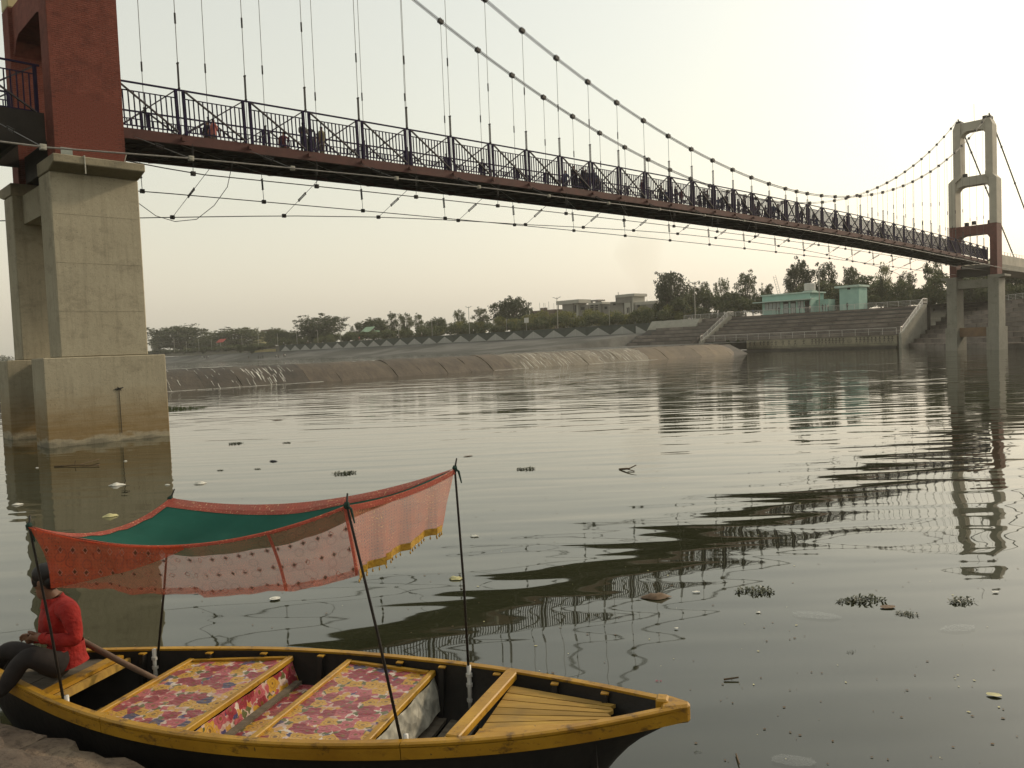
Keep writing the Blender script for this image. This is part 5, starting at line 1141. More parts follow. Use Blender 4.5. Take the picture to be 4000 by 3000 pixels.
def sweep(prof, yfun, sgn, u0, u1, k=46):
    rows = []
    for u in np.linspace(u0, u1, k):
        rows.append([(u, yfun(u) + sgn * p[0], zg_(u) + p[1]) for p in prof + prof[:1]])
    w = MB(); w.grid(rows, flip=(sgn > 0)); w.add(rows[0][:-1], [tuple(range(len(prof)))]); w.add(rows[-1][:-1], [tuple(reversed(range(len(prof))))]); return w
CAP = [(-.022, -.022), (.040, -.022), (.043, -.004), (.028, .006), (-.022, .004)]
STR = [(.002, -.112), (.032, -.108), (.038, -.03), (.002, -.024)]
for yf, sg in ((yn_, 1), (yf_, -1)):
    for a, b in ((0.0, 1.72), (1.726, 4.02), (4.026, 5.85)):
        sweep(CAP, yf, sg, a, b, 24).build('gunwale', MT['yellow'], boat, smooth=False); sweep(STR, yf, sg, a, b, 24).build('rub_strake', MT['yellow'], boat, smooth=False)
w = MB(); w.prism([(-.05, -.028), (.06, -.085), (.13, -.115), (.13, .105), (.06, .08), (-.05, .028)], 2, .515, .638); bevel(w.build('bow_cap', MT['yellow'], boat), .015)
w = MB(); w.bar((.13, -.02, .56), (.13, -.02, .655), .10, .08); bevel(w.build('bow_post', MT['yellow'], boat), .012)
def inner_y(u, side, z):
    s_ = section(u, .03); ys = [p for p in (s_[:6] if side > 0 else s_[5:])]
    return interp(z, sorted([(p[2], p[1]) for p in ys]))
for u in (.55, .95, 1.45, 1.95, 2.35, 3.1, 3.62, 4.08, 4.6):
    for sd_ in (1, -1):
        w = MB(); zt_ = zg_(u) - .03
        y0, y1 = inner_y(u, sd_, .12), inner_y(u, sd_, zt_)
        w.bar((u, y0 - sd_ * .015, .05), (u, y1 - sd_ * .02, zt_), .05, .04, up=(1, 0, 0)); r_ = w.build('rib', MT['black_hull'], boat)
        w = MB(); w.box((u - .028, y1 - sd_ * .042, zt_ + .002), (u + .028, y1 - sd_ * .0, zt_ + .012)); w.build('rib_head', MT['yellow'], r_)
# floor boards
for i_, (u0, u1) in enumerate([(.95, 1.12), (1.14, 1.30), (1.34, 1.56), (1.62, 1.86), (1.9, 2.1), (4.25, 4.46), (4.5, 4.66), (4.7, 4.9)]):
    w = MB(); a, b = inner_y((u0 + u1) / 2, 1, .06) + .03, inner_y((u0 + u1) / 2, -1, .06) - .03
    w.add([(u0, b, .05), (u1, b, .05), (u1, a, .05), (u0, a, .05), (u0, b, .078), (u1, b, .078), (u1, a, .078), (u0, a, .078)], [(3, 2, 1, 0), (4, 5, 6, 7), (0, 1, 5, 4), (1, 2, 6, 5), (2, 3, 7, 6), (3, 0, 4, 7)]); w.build('floor_board', MT['grey_wood'], boat)
# benches
def bench(u0, u1, z, name):
    w = MB(); rows = []; uvs = []
    for u in np.linspace(u0, u1, 9):
        a, b = yn_(u) - .06, yf_(u) + .06; r_ = []; q_ = []
        for y in np.linspace(a, b, 16):
            r_.append((u, y, z + .004 * math.sin(u * 31 + y * 9) + .003 * math.sin(y * 23))); q_.append((u, y))
        rows.append(r_); uvs.append(q_)
    w.grid(rows, uv=uvs); bt_ = w.build('bench', MT['floral'], boat, smooth=True, uv=True)
    for u, wd in ((u0, .05), (u1, .05)):
        a, b = yn_(u) - .05, yf_(u) + .05
        w = MB(); w.bar((u, a, z + .0), (u, b, z + .0), wd, .045); bevel(w.build('edge_rail', MT['yellow'], bt_), .006)
    for yf, sg in ((yn_, 1), (yf_, -1)):
        w = MB(); w.bar((u0 + .03, yf(u0) - sg * .075, z + .004), (u1 - .03, yf(u1) - sg * .075, z + .004), .035, .03); w.build('end_rail', MT['yellow'], bt_)
    return bt_
b1 = bench(3.38, 4.22, .40, 'stern'); b2 = bench(2.04, 2.83, .40, 'bow')
def apron(u, z1, z0, lean, mat, par, uvo=0):
    a, b = yn_(u) - .07, yf_(u) + .07; rows = []; uvs = []
    for k in range(5):
        f = k / 4; rows.append([(u - lean * f + .008 * math.sin(y * 17 + k), y, lerp(z1, z0, f)) for y in np.linspace(a, b, 16)]); uvs.append([(3 + f * (z1 - z0), y + uvo) for y in np.linspace(a, b, 16)])
    w = MB(); w.grid(rows, uv=uvs); return w.build('bench_apron', mat, par, smooth=True, uv=True)
apron(3.352, .375, .21, .04, MT['floral'], b1); apron(2.013, .375, .13, .06, MT['foil'], b2)
w = MB(); us = np.linspace(2.85, 3.3, 4); w.grid([[(u, y, .21) for y in np.linspace(yn_(u) - .14, yf_(u) + .14, 14)] for u in us], uv=[[(u + 7, y) for y in np.linspace(yn_(u) - .14, yf_(u) + .14, 14)] for u in us]); w.build('footwell_cloth', MT['floral'], boat, uv=True)
w = MB(); w.bar((3.28, yn_(3.28) - .1, .222), (3.28, yf_(3.28) + .12, .222), .06, .025); w.build('footwell_batten', MT['grey_wood'], boat)
# bow deck
w = MB(); w.bar((1.41, yn_(1.41) - .02, .50), (1.33, yf_(1.33) + .02, .50), .10, .06); bevel(w.build('bow_beam', MT['yellow'], boat), .008)
ya = [-.42, -.29, -.17, -.05, .07, .19, .30]
for i_, (p0, p1) in enumerate(zip(ya[:-1], ya[1:])):
    e0, e1 = [(.47 + .03 * (q3 % 2), lerp(-.175, .115, q3 / 6)) for q3 in range(7)][i_:i_ + 2]
    z0, z1 = .462, .505
    w = MB(); g = .006
    q_ = [(1.30, p0 + g, z0), (1.30, p1 - g, z0), (e1[0], e1[1] - g, z1), (e0[0], e0[1] + g, z1)]
    w.add([(x, y, z - .025) for x, y, z in q_] + q_, [(0, 1, 2, 3), (7, 6, 5, 4), (0, 4, 5, 1), (1, 5, 6, 2), (2, 6, 7, 3), (3, 7, 4, 0)]); w.build('deck_plank', MT['deck_plank'], boat)
w = MB(); q_ = [(1.30, .31, .478), (1.30, yn_(1.30) - .04, .49), (.42, yn_(.42) - .035, .548), (.40, .13, .54)]
w.add([(x, y, z - .025) for x, y, z in q_] + q_, [(0, 1, 2, 3), (7, 6, 5, 4), (0, 4, 5, 1), (1, 5, 6, 2), (2, 6, 7, 3), (3, 7, 4, 0)]); w.build('deck_plank', MT['yellow'], boat)
# stern deck
for i_, (u0, u1, mt) in enumerate([(4.74, 4.84, 'yellow'), (4.85, 5.07, 'grey_wood'), (5.08, 5.32, 'grey_wood'), (5.33, 5.55, 'grey_wood')]):
    um = (u0 + u1) / 2; a, b = yn_(um) - .03, yf_(um) + .03; zz = .475 if i_ else .492
    w = MB(); w.box((u0, b, zz - .03), (u1, a, zz)); w.build('stern_plank', MT[mt], boat)
w = MB(); w.box((4.70, yf_(4.7) + .04, .40), (4.735, yn_(4.7) - .04, .46)); w.build('stern_beam', MT['deck_plank'], boat)
# pipe sockets for the canopy poles
SOCK = {'ne': (1.70, yf_(1.70) + .06), 'nw': (4.50, yf_(4.50) + .07), 'se': (1.72, yn_(1.72) - .05), 'sw': (4.49, yn_(4.49) - .05)}
for k, (u, y) in SOCK.items():
    w = MB(); z1 = zg_(u) + .02; w.tube([(u, y, .12 if y < 0 else .27), (u, y, z1)], .018, 8); so = w.build('pole_socket', MT['white_pipe'], boat, smooth=True)
    for z_ in ((z1 - .09, z1 - .17, z1 - .29) if y < 0 else (z1 - .09,)):
        w = MB(); w.tube([(u, y, z_), (u, y, z_ + .025)], .026, 8); w.build('collar', MT['white_pipe'], so)

# ------------------------------------------------------------------ cloth canopy on four poles
cor = {'sw': np.array([-3.59, 5.83, 1.83]), 'nw': np.array([-2.98, 6.84, 1.82]), 'se': np.array([-1.09, 5.09, 2.03]), 'ne': np.array([-.47, 6.17, 2.08])}
MT['pole_dark'] = simple('dark iron rod', (0.028, 0.024, 0.02), (0.016, 0.014, 0.012), 0.5, 9, 0.0, metallic=.2)
MT['knot'] = simple('dark green knot cloth', (0.015, 0.04, 0.03), None, 0.9, 20, 0.2)
for k, lab in (('sw', 'thin dark canopy pole in front of the seated man'), ('nw', 'thin dark canopy pole behind the orange cloth at the stern'), ('se', 'thin dark canopy pole at the near front corner of the canopy'), ('ne', 'thin dark canopy pole at the far front corner, nearest the bow')):
    u, y = SOCK[k]; p0 = BM @ Vector((u, y, .28)); p1 = Vector(cor[k]); d = (p1 - p0); tip = p1 + d.normalized() * .07 + Vector((.02 if k != 'nw' else .03, 0, .01))
    pr = thing('canopy_pole', lab, 'pole', T(*p0), 'canopy poles')
    w = MB(); mid = p0.lerp(p1, .5) - p0 + Vector((.01, 0, 0)); w.tube([(0, 0, 0), mid, p1 - p0, tip - p0], [.011, .010, .0085, .006], 7); w.build('rod', MT['pole_dark'], pr, smooth=True)
    w = MB(); w.blob(p1 - p0, (.022, .022, .026), 7, 5, jit=.2); w.tube([p1 - p0, p1 - p0 + Vector((.03, -.02, -.02)), p1 - p0 + Vector((.05, -.03, -.11))], [.008, .010, .005], 5); w.build('knot', MT['knot'], pr)
def edge(a, b, sag, f): p = cor[a] * (1 - f) + cor[b] * f; return p - np.array([0, 0, sag * 4 * f * (1 - f)])
near_e = lambda f: edge('sw', 'se', .20, f); far_e = lambda f: edge('nw', 'ne', .15, f); left_e = lambda f: edge('sw', 'nw', .16, f); right_e = lambda f: edge('se', 'ne', .04, f)
def roof(f, g):
    P = (1 - g) * near_e(f) + g * far_e(f) + (1 - f) * left_e(g) + f * right_e(g) - ((1 - f) * (1 - g) * cor['sw'] + f * (1 - g) * cor['se'] + (1 - f) * g * cor['nw'] + f * g * cor['ne'])
    wr = .012 * math.sin(9 * f + 14 * g) * math.sin(21 * g - 6 * f) + .010 * math.sin(34 * f * (1 - .4 * g) + 3 * g) * 4 * g * (1 - g)
    return P - np.array([0, 0, .10 * 16 * f * (1 - f) * g * (1 - g) + wr * (1 if 0 < f < 1 and 0 < g < 1 else 0)])
t = NT('green canopy cloth'); o = t.obj()
c_ = t.ramp(t.noise(o, 2.5, 5), [(0.3, (0.008, 0.062, 0.045)), (0.7, (0.016, 0.10, 0.072))]); t.bump(t.noise(o, 5, 4), 0.3, 0.03); t.done(c_, 0.8, 0, 0.2)
tr_ = t.new('ShaderNodeBsdfTranslucent'); t.set(tr_.inputs[0], (0.02, 0.16, 0.11)); mx = t.new('ShaderNodeMixShader'); mx.inputs[0].default_value = .3; t.l.new(t.b.outputs[0], mx.inputs[1]); t.l.new(tr_.outputs[0], mx.inputs[2]); t.l.new(mx.outputs[0], t.out.inputs['Surface']); MT['green_cloth'] = t.mat
def sheer(name, base, opac, kind):
    t = NT(name); uv = t.uv(); u_, v_, _z = t.sep(uv); n = t.noise(uv, 6, 5, .6)
    col = t.ramp(n, [(0.3, tuple(x * .75 for x in base)), (0.7, base)]); al = t.math('MULTIPLY_ADD', n, .25, opac - .12)
    tiny = t.math('LESS_THAN', t.math('ADD', t.math('POWER', t.math('SUBTRACT', t.math('FRACT', t.math('MULTIPLY', u_, 38)), .5), 2), t.math('POWER', t.math('SUBTRACT', t.math('FRACT', t.math('MULTIPLY', v_, 38)), .5), 2)), .05)
    if kind == 'motif':
        fu = t.math('ABSOLUTE', t.math('SUBTRACT', t.math('FRACT', t.math('MULTIPLY', u_, 9.5)), .5)); fv = t.math('ABSOLUTE', t.math('SUBTRACT', t.math('FRACT', t.math('MULTIPLY_ADD', v_, 6.2, .15)), .5))
        dia = t.math('ADD', fu, t.math('MULTIPLY', fv, 1.3)); keep = t.math('GREATER_THAN', t.noise(t.mapping(uv, (4, 5, 1)), 2.2, 1), .44); inn = t.math('MULTIPLY', t.math('LESS_THAN', dia, .13), keep); out_ = t.math('MULTIPLY', t.math('LESS_THAN', dia, .22), t.math('GREATER_THAN', dia, .17))
        col = t.mix(inn, col, (0.10, 0.045, 0.02)); col = t.mix(out_, col, (0.45, 0.20, 0.15)); al = t.math('MAXIMUM', al, t.math('MULTIPLY', t.math('MAXIMUM', inn, out_), .95))
        vo = t.new('ShaderNodeTexVoronoi', voronoi_dimensions='2D'); t.set(vo.inputs['Vector'], t.mapping(uv, (8, 8, 1))); vo.inputs['Scale'].default_value = 1
        ring = t.math('LESS_THAN', t.math('ABSOLUTE', t.math('SUBTRACT', vo.outputs['Distance'], .27)), .035); col = t.mix(t.math('MULTIPLY', ring, .55), col, (0.22, 0.05, 0.04)); al = t.math('MAXIMUM', al, t.math('MULTIPLY', ring, opac + .12))
    else:
        sp = t.math('GREATER_THAN', t.noise(uv, 55, 2, .7), .62); zone = t.ramp(t.noise(t.mapping(uv, (2.2, 1.2, 1)), 1.6, 3), [(0.42, 0.15), (0.58, 1.0)])
        s2 = t.math('MULTIPLY', sp, zone); col = t.mix(s2, col, (0.95, 0.62, 0.34)); al = t.math('MAXIMUM', al, t.math('MULTIPLY', s2, .95))
    col = t.mix(t.math('MULTIPLY', tiny, .4), col, (0.25, 0.06, 0.03))
    t.done(col, 0.7, 0, 0.3); tr_ = t.new('ShaderNodeBsdfTranslucent'); t.set(tr_.inputs[0], col); mx = t.new('ShaderNodeMixShader'); mx.inputs[0].default_value = .45; t.l.new(t.b.outputs[0], mx.inputs[1]); t.l.new(tr_.outputs[0], mx.inputs[2])
    tp = t.new('ShaderNodeBsdfTransparent'); tp.inputs[0].default_value = (1, .93, .9, 1); m2 = t.new('ShaderNodeMixShader'); t.set(m2.inputs[0], al); t.l.new(tp.outputs[0], m2.inputs[1]); t.l.new(mx.outputs[0], m2.inputs[2]); t.l.new(m2.outputs[0], t.out.inputs['Surface']); return t.mat
MT['sheer'] = sheer('sheer embroidered orange cloth', (0.74, 0.22, 0.13), .42, 'motif'); MT['sequin'] = sheer('sequinned orange cloth', (0.80, 0.24, 0.13), .55, 'sequin'); MT['border'] = sheer('red cloth border', (0.55, 0.13, 0.09), .93, 'sequin')
MT['overlay'] = sheer('deep orange overlay cloth', (0.72, 0.115, 0.045), .62, 'motif')
MT['gold'] = simple('gold braid trim', (0.50, 0.30, 0.04), (0.30, 0.16, 0.02), 0.4, 40, 0.5, 60, .01, metallic=.2)
can = thing('canopy', 'green cloth boat canopy with sheer orange embroidered skirts hung on four poles', 'canopy')
fs = [0, .010, .022] + list(np.linspace(.08, .92, 27)) + [.95, .975, 1]; gs_ = [0, .015, .035] + list(np.linspace(.10, .86, 13)) + [.92, .96, 1]
rows = [[tuple(roof(f, g)) for f in fs] for g in gs_]; uvs = [[(f * 2.6, g * 1.15) for f in fs] for g in gs_]
w = MB(); w.grid(rows[1:-1], uv=uvs[1:-1]); w.build('roof_cloth', MT['green_cloth'], can, smooth=True, uv=True)
lift = lambda P, dz: (P[0], P[1], P[2] + dz)
w = MB(); w.grid([[lift(p, .004) for p in r_] for r_ in rows[:3]], uv=uvs[:3]); w.build('near_border', MT['border'], can, smooth=True, uv=True)
w = MB(); w.grid([[lift(p, .004) for p in r_] for r_ in rows[-3:]], uv=uvs[-3:]); w.build('far_border', MT['border'], can, smooth=True, uv=True)
w = MB(); w.grid([[lift(p, .006) for p in r_[:3]] for r_ in rows], uv=[r_[:3] for r_ in uvs]); w.build('left_border', MT['border'], can, smooth=True, uv=True)
def vplane(a, b):
    d = b - a; n = np.array([d[1], -d[0], 0]); return n / np.linalg.norm(n), a
def skirt(ef, a, b, bot, nf, nr, amp, name, mat, left_bulge=0.0, uvs=1.0, push=0.0):
    n, p0 = vplane(cor[a], cor[b]); bx_ = [q_[0] for q_ in bot]; rows = []; uv = []
    L = np.linalg.norm(cor[b] - cor[a])
    for r_ in range(nr):
        g = r_ / (nr - 1); row = []; ur = []
        for k in range(nf):
            f = k / (nf - 1); top = ef(f); x_ = np.interp(f, np.linspace(0, 1, len(bot)), bx_); y_ = np.interp(f, np.linspace(0, 1, len(bot)), [q_[1] for q_ in bot])
            bt_ = hit(x_, y_, n, p0); P = top * (1 - g) + bt_ * g
            P = P + n * (amp * g ** .6 * (math.sin(f * 23 + 1.3 * g) + .6 * math.sin(f * 47 + 2 * g) + .4 * math.sin(f * 83 - 3 * g)) + push) + (S3 * 0)
            P = P - (cor[b] - cor[a]) / L * left_bulge * math.sin(math.pi * g) * (1 - f) ** 3
            row.append(tuple(P)); ur.append((f * L, (1 - g) * .55))
        rows.append(row); uv.append(ur)
    w = MB(); w.grid(rows, uv=uv); return w.build(name, mat, can, smooth=True, uv=True), rows
nb_ = [(224, 2290), (362, 2302), (506, 2313), (653, 2322), (800, 2327), (947, 2323), (1094, 2311), (1241, 2290), (1388, 2256)]
sk1, r1 = skirt(near_e, 'sw', 'se', nb_, 44, 10, .03, 'near_skirt', MT['sheer'], -.05)
rb_ = [(1388, 2254), (1480, 2207), (1580, 2150), (1680, 2092), (1740, 2072)]
sk2, r2 = skirt(right_e, 'se', 'ne', rb_, 26, 10, .022, 'front_skirt', MT['sequin'], 0.0)
def strip(rows, k, mat, name, par, hgt=.035, n_off=.006, flip=1):
    nn, _ = vplane(np.array(rows[0][0]), np.array(rows[0][-1])); a = [tuple(np.array(p) + nn * n_off) for p in rows[k]]; b = [tuple(np.array(p) + nn * n_off + np.array([0, 0, hgt])) for p in rows[k]]
    w = MB(); w.grid([a, b], uv=[[(i_ * .05, 0) for i_ in range(len(a))], [(i_ * .05, .05) for i_ in range(len(a))]]); return w.build(name, mat, par, uv=True)
strip(r2, -1, MT['gold'], 'gold_trim', sk2, .05); strip(r2, 0, MT['border'], 'top_hem', sk2, -.04)
strip(r1, -1, MT['sheer'], 'bottom_hem', sk1, .045); strip(r1, 0, MT['border'], 'top_hem', sk1, -.018)
w = MB()
for k in range(26):
    p = Vector(r2[-1][k]); w.blob(p + Vector((0, 0, -.022)), (.006, .006, .012), 6, 4); w.bar(p, p + Vector((0, 0, -.012)), .003)
stuff(w.build('bead_fringe', MT['gold'], sk2))
# vertical seams and the second, deeper layer at the stern end
col_ = int(.77 * 43)
w = MB(); nn, _ = vplane(cor['sw'], cor['se']); w.grid([[tuple(np.array(r1[k][col_]) + nn * .010 + np.array([dx_, 0, 0])) for k in range(10)] for dx_ in (0, .022)], uv=[[(0, k * .05) for k in range(10)], [(.03, k * .05) for k in range(10)]]); w.build('seam', MT['gold'] if False else MT['border'], sk1, uv=True)
w = MB(); w.grid([[tuple(np.array(r1[k][-1]) + nn * .008) for k in range(10)], [tuple(np.array(r1[k][-1]) + nn * .008 + np.array([-.022, 0.007, 0])) for k in range(10)]], uv=[[(0, k * .05) for k in range(10)], [(.03, k * .05) for k in range(10)]]); w.build('corner_trim', MT['border'], sk1, uv=True)
ov = []
for r_ in range(8):
    g = r_ / 7; ov.append([]); ncol = 22
    for k in range(ncol + 1):
        f = k / 43; lim = max(0.04, 1 - .92 * (k / ncol) ** 1.2); gi = g * lim * 9; i0 = min(8, int(gi)); fr_ = gi - i0
        P = np.array(r1[i0][k]) * (1 - fr_) + np.array(r1[i0 + 1][k]) * fr_; ov[-1].append(tuple(P + nn * .014))
w = MB(); w.grid(ov, uv=[[(p[0] * 1.0, p[2]) for p in r_] for r_ in ov]); w.build('overlay_cloth', MT['overlay'], can, smooth=True, uv=True)

# ------------------------------------------------------------------ oar and bottle in the boat
oar = thing('oar', 'round wooden oar shaft lying across the stern behind the man', 'oar')
a, b = aty(180, 2440, 6.62), aty(612, 2655, 6.42)
MT['oar'] = simple('worn brown wood', (0.16, 0.10, 0.065), (0.09, 0.057, 0.038), 0.7, 6, 0.3, 25, .006)
w = MB(); w.tube([tuple(a), tuple(a * .65 + b * .35 + np.array([0, 0, .012])), tuple(a * .3 + b * .7), tuple(b)], [.024, .026, .024, .021], 9); w.build('shaft', MT['oar'], oar, smooth=True)
t = NT('clear dirty plastic'); t.done((0.5, 0.52, 0.5), 0.25, 0, 0.5); t.b.inputs['Alpha'].default_value = .09; MT['plastic'] = t.mat
bo = thing('plastic_bottle', 'clear plastic bottle with white cap lying under the stern seat', 'bottle')
p = atz(430, 2688, .115); d = Vector((.05, .07, .03)).normalized()
pts = [Vector(p) + d * q_ for q_ in (-.09, -.085, .03, .06, .075)]
w = MB(); w.tube(pts, [.02, .03, .03, .014, .012], 10); w.build('body', MT['plastic'], bo, smooth=True)
w = MB(); w.tube([pts[-1], pts[-1] + d * .02], .015, 8); w.build('cap', MT['white_pipe'], bo)

# ------------------------------------------------------------------ boatman
MT['red_shirt'] = simple('red shirt', (0.32, 0.018, 0.012), (0.21, 0.010, 0.008), 0.85, 7, 0.9, 9, .05)
MT['grey_trouser'] = simple('dark grey trousers', (0.026, 0.021, 0.019), (0.016, 0.013, 0.012), 0.9, 9, 0.3, 18, .015)
def J(x, y, Y, r): return (tuple(aty(x, y, Y)), r)
jt = {'pelvis': J(262, 2598, 6.36, (.135, .125)), 'waist': J(258, 2530, 6.36, (.13, .12)), 'chest': J(236, 2436, 6.36, (.165, .135)), 'sh': J(226, 2372, 6.36, (.12, .10)), 'neck': J(208, 2336, 6.36, .058), 'jaw': J(178, 2305, 6.35, .062), 'head': J(168, 2266, 6.35, (.096, .092)), 'crown': J(170, 2234, 6.35, .078),
      'brow': J(142, 2262, 6.345, .040), 'nose': J(126, 2280, 6.34, .018), 'chin': J(144, 2318, 6.34, .032),
      'shL': J(272, 2386, 6.16, .078), 'elbL': J(303, 2502, 6.10, .063), 'foreL': J(235, 2500, 6.08, .055), 'wriL': J(170, 2494, 6.12, .035), 'palmL': J(138, 2488, 6.17, (.040, .026)),
      'shR': J(190, 2388, 6.55, .068), 'elbR': J(170, 2492, 6.60, .052), 'wriR': J(128, 2498, 6.40, .034), 'palmR': J(104, 2500, 6.30, (.038, .026)),
      'hipL': J(238, 2606, 6.22, .105), 'thL': J(170, 2580, 6.15, .106), 'kneeL': J(100, 2558, 6.10, .088), 'shinL': J(52, 2630, 6.08, .078), 'ankL': J(8, 2702, 6.05, .048), 'toeL': J(-45, 2722, 6.0, .040),
      'hipR': J(235, 2600, 6.50, .10), 'kneeR': J(22, 2530, 6.50, .088), 'ankR': J(-60, 2690, 6.5, .048), 'toeR': J(-110, 2705, 6.45, .04)}
ed_ = [('pelvis', 'waist', 't'), ('waist', 'chest', 't'), ('chest', 'sh', 't'), ('sh', 'neck', 's'), ('neck', 'jaw', 's'), ('jaw', 'head', 's'), ('head', 'crown', 'h'), ('head', 'brow', 's'), ('brow', 'nose', 's'), ('jaw', 'chin', 's'),
       ('sh', 'shL', 't'), ('shL', 'elbL', 't'), ('elbL', 'foreL', 't'), ('foreL', 'wriL', 't'), ('wriL', 'palmL', 's'), ('sh', 'shR', 't'), ('shR', 'elbR', 't'), ('elbR', 'wriR', 't'), ('wriR', 'palmR', 's'),
       ('pelvis', 'hipL', 'l'), ('hipL', 'thL', 'l'), ('thL', 'kneeL', 'l'), ('kneeL', 'shinL', 'l'), ('shinL', 'ankL', 'l'), ('ankL', 'toeL', 'f'), ('pelvis', 'hipR', 'l'), ('hipR', 'kneeR', 'l'), ('kneeR', 'ankR', 'l'), ('ankR', 'toeR', 'f')]
for i_ in range(4):
    jt[f'f{i_}a'] = J(112 - 2 * i_, 2478 + 6 * i_, 6.20 + .012 * i_, .0115); jt[f'f{i_}b'] = J(90 - i_ * 2 + (4 if i_ == 3 else 0), 2480 + 6 * i_, 6.23 + .012 * i_, .010); jt[f'f{i_}c'] = J(78 + (6 if i_ == 3 else 0), 2490 + 5 * i_, 6.25 + .012 * i_, .008)
    ed_ += [('palmL', f'f{i_}a', 's'), (f'f{i_}a', f'f{i_}b', 's'), (f'f{i_}b', f'f{i_}c', 's')]
jt['th1'] = J(128, 2472, 6.14, .013); jt['th2'] = J(108, 2467, 6.15, .011); ed_ += [('palmL', 'th1', 's'), ('th1', 'th2', 's')]
body = skin_body(jt, ed_, {'t': 0, 'l': 1, 's': 2, 'h': 3, 'f': 4}, [MT['red_shirt'], MT['grey_trouser'], MT['skin'], MT['hair'], MT['white_pipe']], 2)
man = tag(obj('person', body), 'man in a red shirt and dark trousers sitting at the stern of the boat', 'person')
w = MB(); c = Vector(aty(178, 2244, 6.35)); w.blob(c + Vector((.005, 0, .006)), (.108, .098, .088), 14, 10, jit=.05); w.blob(c + Vector((.055, 0, -.045)), (.062, .088, .075), 12, 8, jit=.05); w.build('hair', MT['hair'], man, smooth=True)
w = MB(); nk = Vector(jt['neck'][0]); w.tube([nk + Vector((.0, 0, -.055)), nk + Vector((-.005, 0, -.02)), nk + Vector((-.006, 0, .012))], [.10, .082, .076], 12, cap=False); w.build('collar', MT['red_shirt'], man, smooth=True)
w = MB(); pv_ = Vector(jt['pelvis'][0]); wa_ = Vector(jt['waist'][0]); w.tube([wa_ + Vector((0, 0, .05)), wa_.lerp(pv_, .5), pv_ + Vector((.004, 0, .03)), pv_ + Vector((.012, 0, -.005))], [.132, .145, .152, .156], 18, cap=False); w.build('shirt_hem', MT['red_shirt'], man, smooth=True)
w = MB(); e_ = Vector(jt['head'][0]); w.blob(e_ + Vector((.02, -.088, -.01)), (.018, .008, .03), 8, 6); w.build('ear', MT['skin'], man, smooth=True)
w = MB(); w.blob(Vector(aty(135, 2268, 6.31)), (.008, .012, .006), 6, 5); w.build('eye', MT['hair'], man)
w = MB(); cu = Vector(jt['wriL'][0]); w.tube([cu + Vector((.03, 0, 0)), cu + Vector((-.012, .002, 0))], [.046, .044], 10, cap=False); w.build('cuff', MT['red_shirt'], man, smooth=True)

# ------------------------------------------------------------------ things floating on the water
MT['weed'] = simple('wet dark water weed', (0.07, 0.072, 0.025), (0.03, 0.034, 0.014), 0.5, 9, 0.0, spec=.5)
MT['grass'] = simple('bright water grass', (0.10, 0.12, 0.03), (0.05, 0.07, 0.02), 0.7, 5, 0.0)
MT['bag_white'] = simple('dirty white plastic', (0.62, 0.60, 0.52), (0.45, 0.43, 0.36), 0.45, 9, 0.5, 18, .02)
MT['bag_black'] = simple('black plastic', (0.015, 0.015, 0.02), None, 0.35, 9, 0.4)
MT['bag_yellow'] = simple('yellowed plastic', (0.50, 0.46, 0.22), (0.36, 0.32, 0.16), 0.5, 9, 0.5)
MT['leaf_brown'] = simple('dead brown leaf', (0.12, 0.07, 0.03), (0.06, 0.04, 0.02), 0.7, 9, 0.2)
MT['petal'] = simple('pink red petal', (0.45, 0.05, 0.09), None, 0.6, 9, 0.2)
MT['tan_patch'] = simple('mottled tan', (0.16, 0.105, 0.06), (0.10, 0.065, 0.04), 0.7, 6, 0.5)  # tan colour of the crumpled patch and one brown leaf
def weed(w, r, size, n, h):
    for _ in range(n):
        a = r.uniform(0, 6.28); d = size * math.sqrt(r.random()); p = Vector((d * math.cos(a) * 1.6, d * math.sin(a), 0)); b = r.uniform(0, 6.28); l = r.uniform(.3, 1) * size * .6
        q_ = p + Vector((math.cos(b) * l, math.sin(b) * l, r.uniform(0.2, 1) * h)); m_ = p.lerp(q_, .5) + Vector((0, 0, h * .3)); n_ = Vector((-math.sin(b), math.cos(b), 0)) * size * .05
        w.add([p - n_, p + n_, m_ + n_ * 1.6, m_ - n_ * 1.6, q_], [(0, 1, 2, 3), (3, 2, 4)])
def crumple(w, r, size, h):
    nx = 7; rows = []
    for i in range(nx):
        rows.append([((i / (nx - 1) - .5) * 2 * size * (1 - .3 * abs(j / 3 - 1)) + r.uniform(-.1, .1) * size, (j / 6 - .5) * 1.2 * size * (1 - .5 * abs(i / 3 - 1) ** 2) + r.uniform(-.1, .1) * size, .004 + h * max(0, 1 - (abs(i / 3 - 1) ** 2 + abs(j / 3 - 1) ** 2)) * r.uniform(.4, 1.1)) for j in range(7)])
    w.grid(rows)
def flat(w, r, size, asp=.5):
    k = 9; rim = [(size * math.cos(i * 6.283 / k) * r.uniform(.75, 1.1), size * asp * math.sin(i * 6.283 / k) * r.uniform(.75, 1.1), .008 + r.uniform(0, .006)) for i in range(k)]
    w.add([(0, 0, .014)] + rim, [(0, i + 1, (i + 1) % k + 1) for i in range(k)])
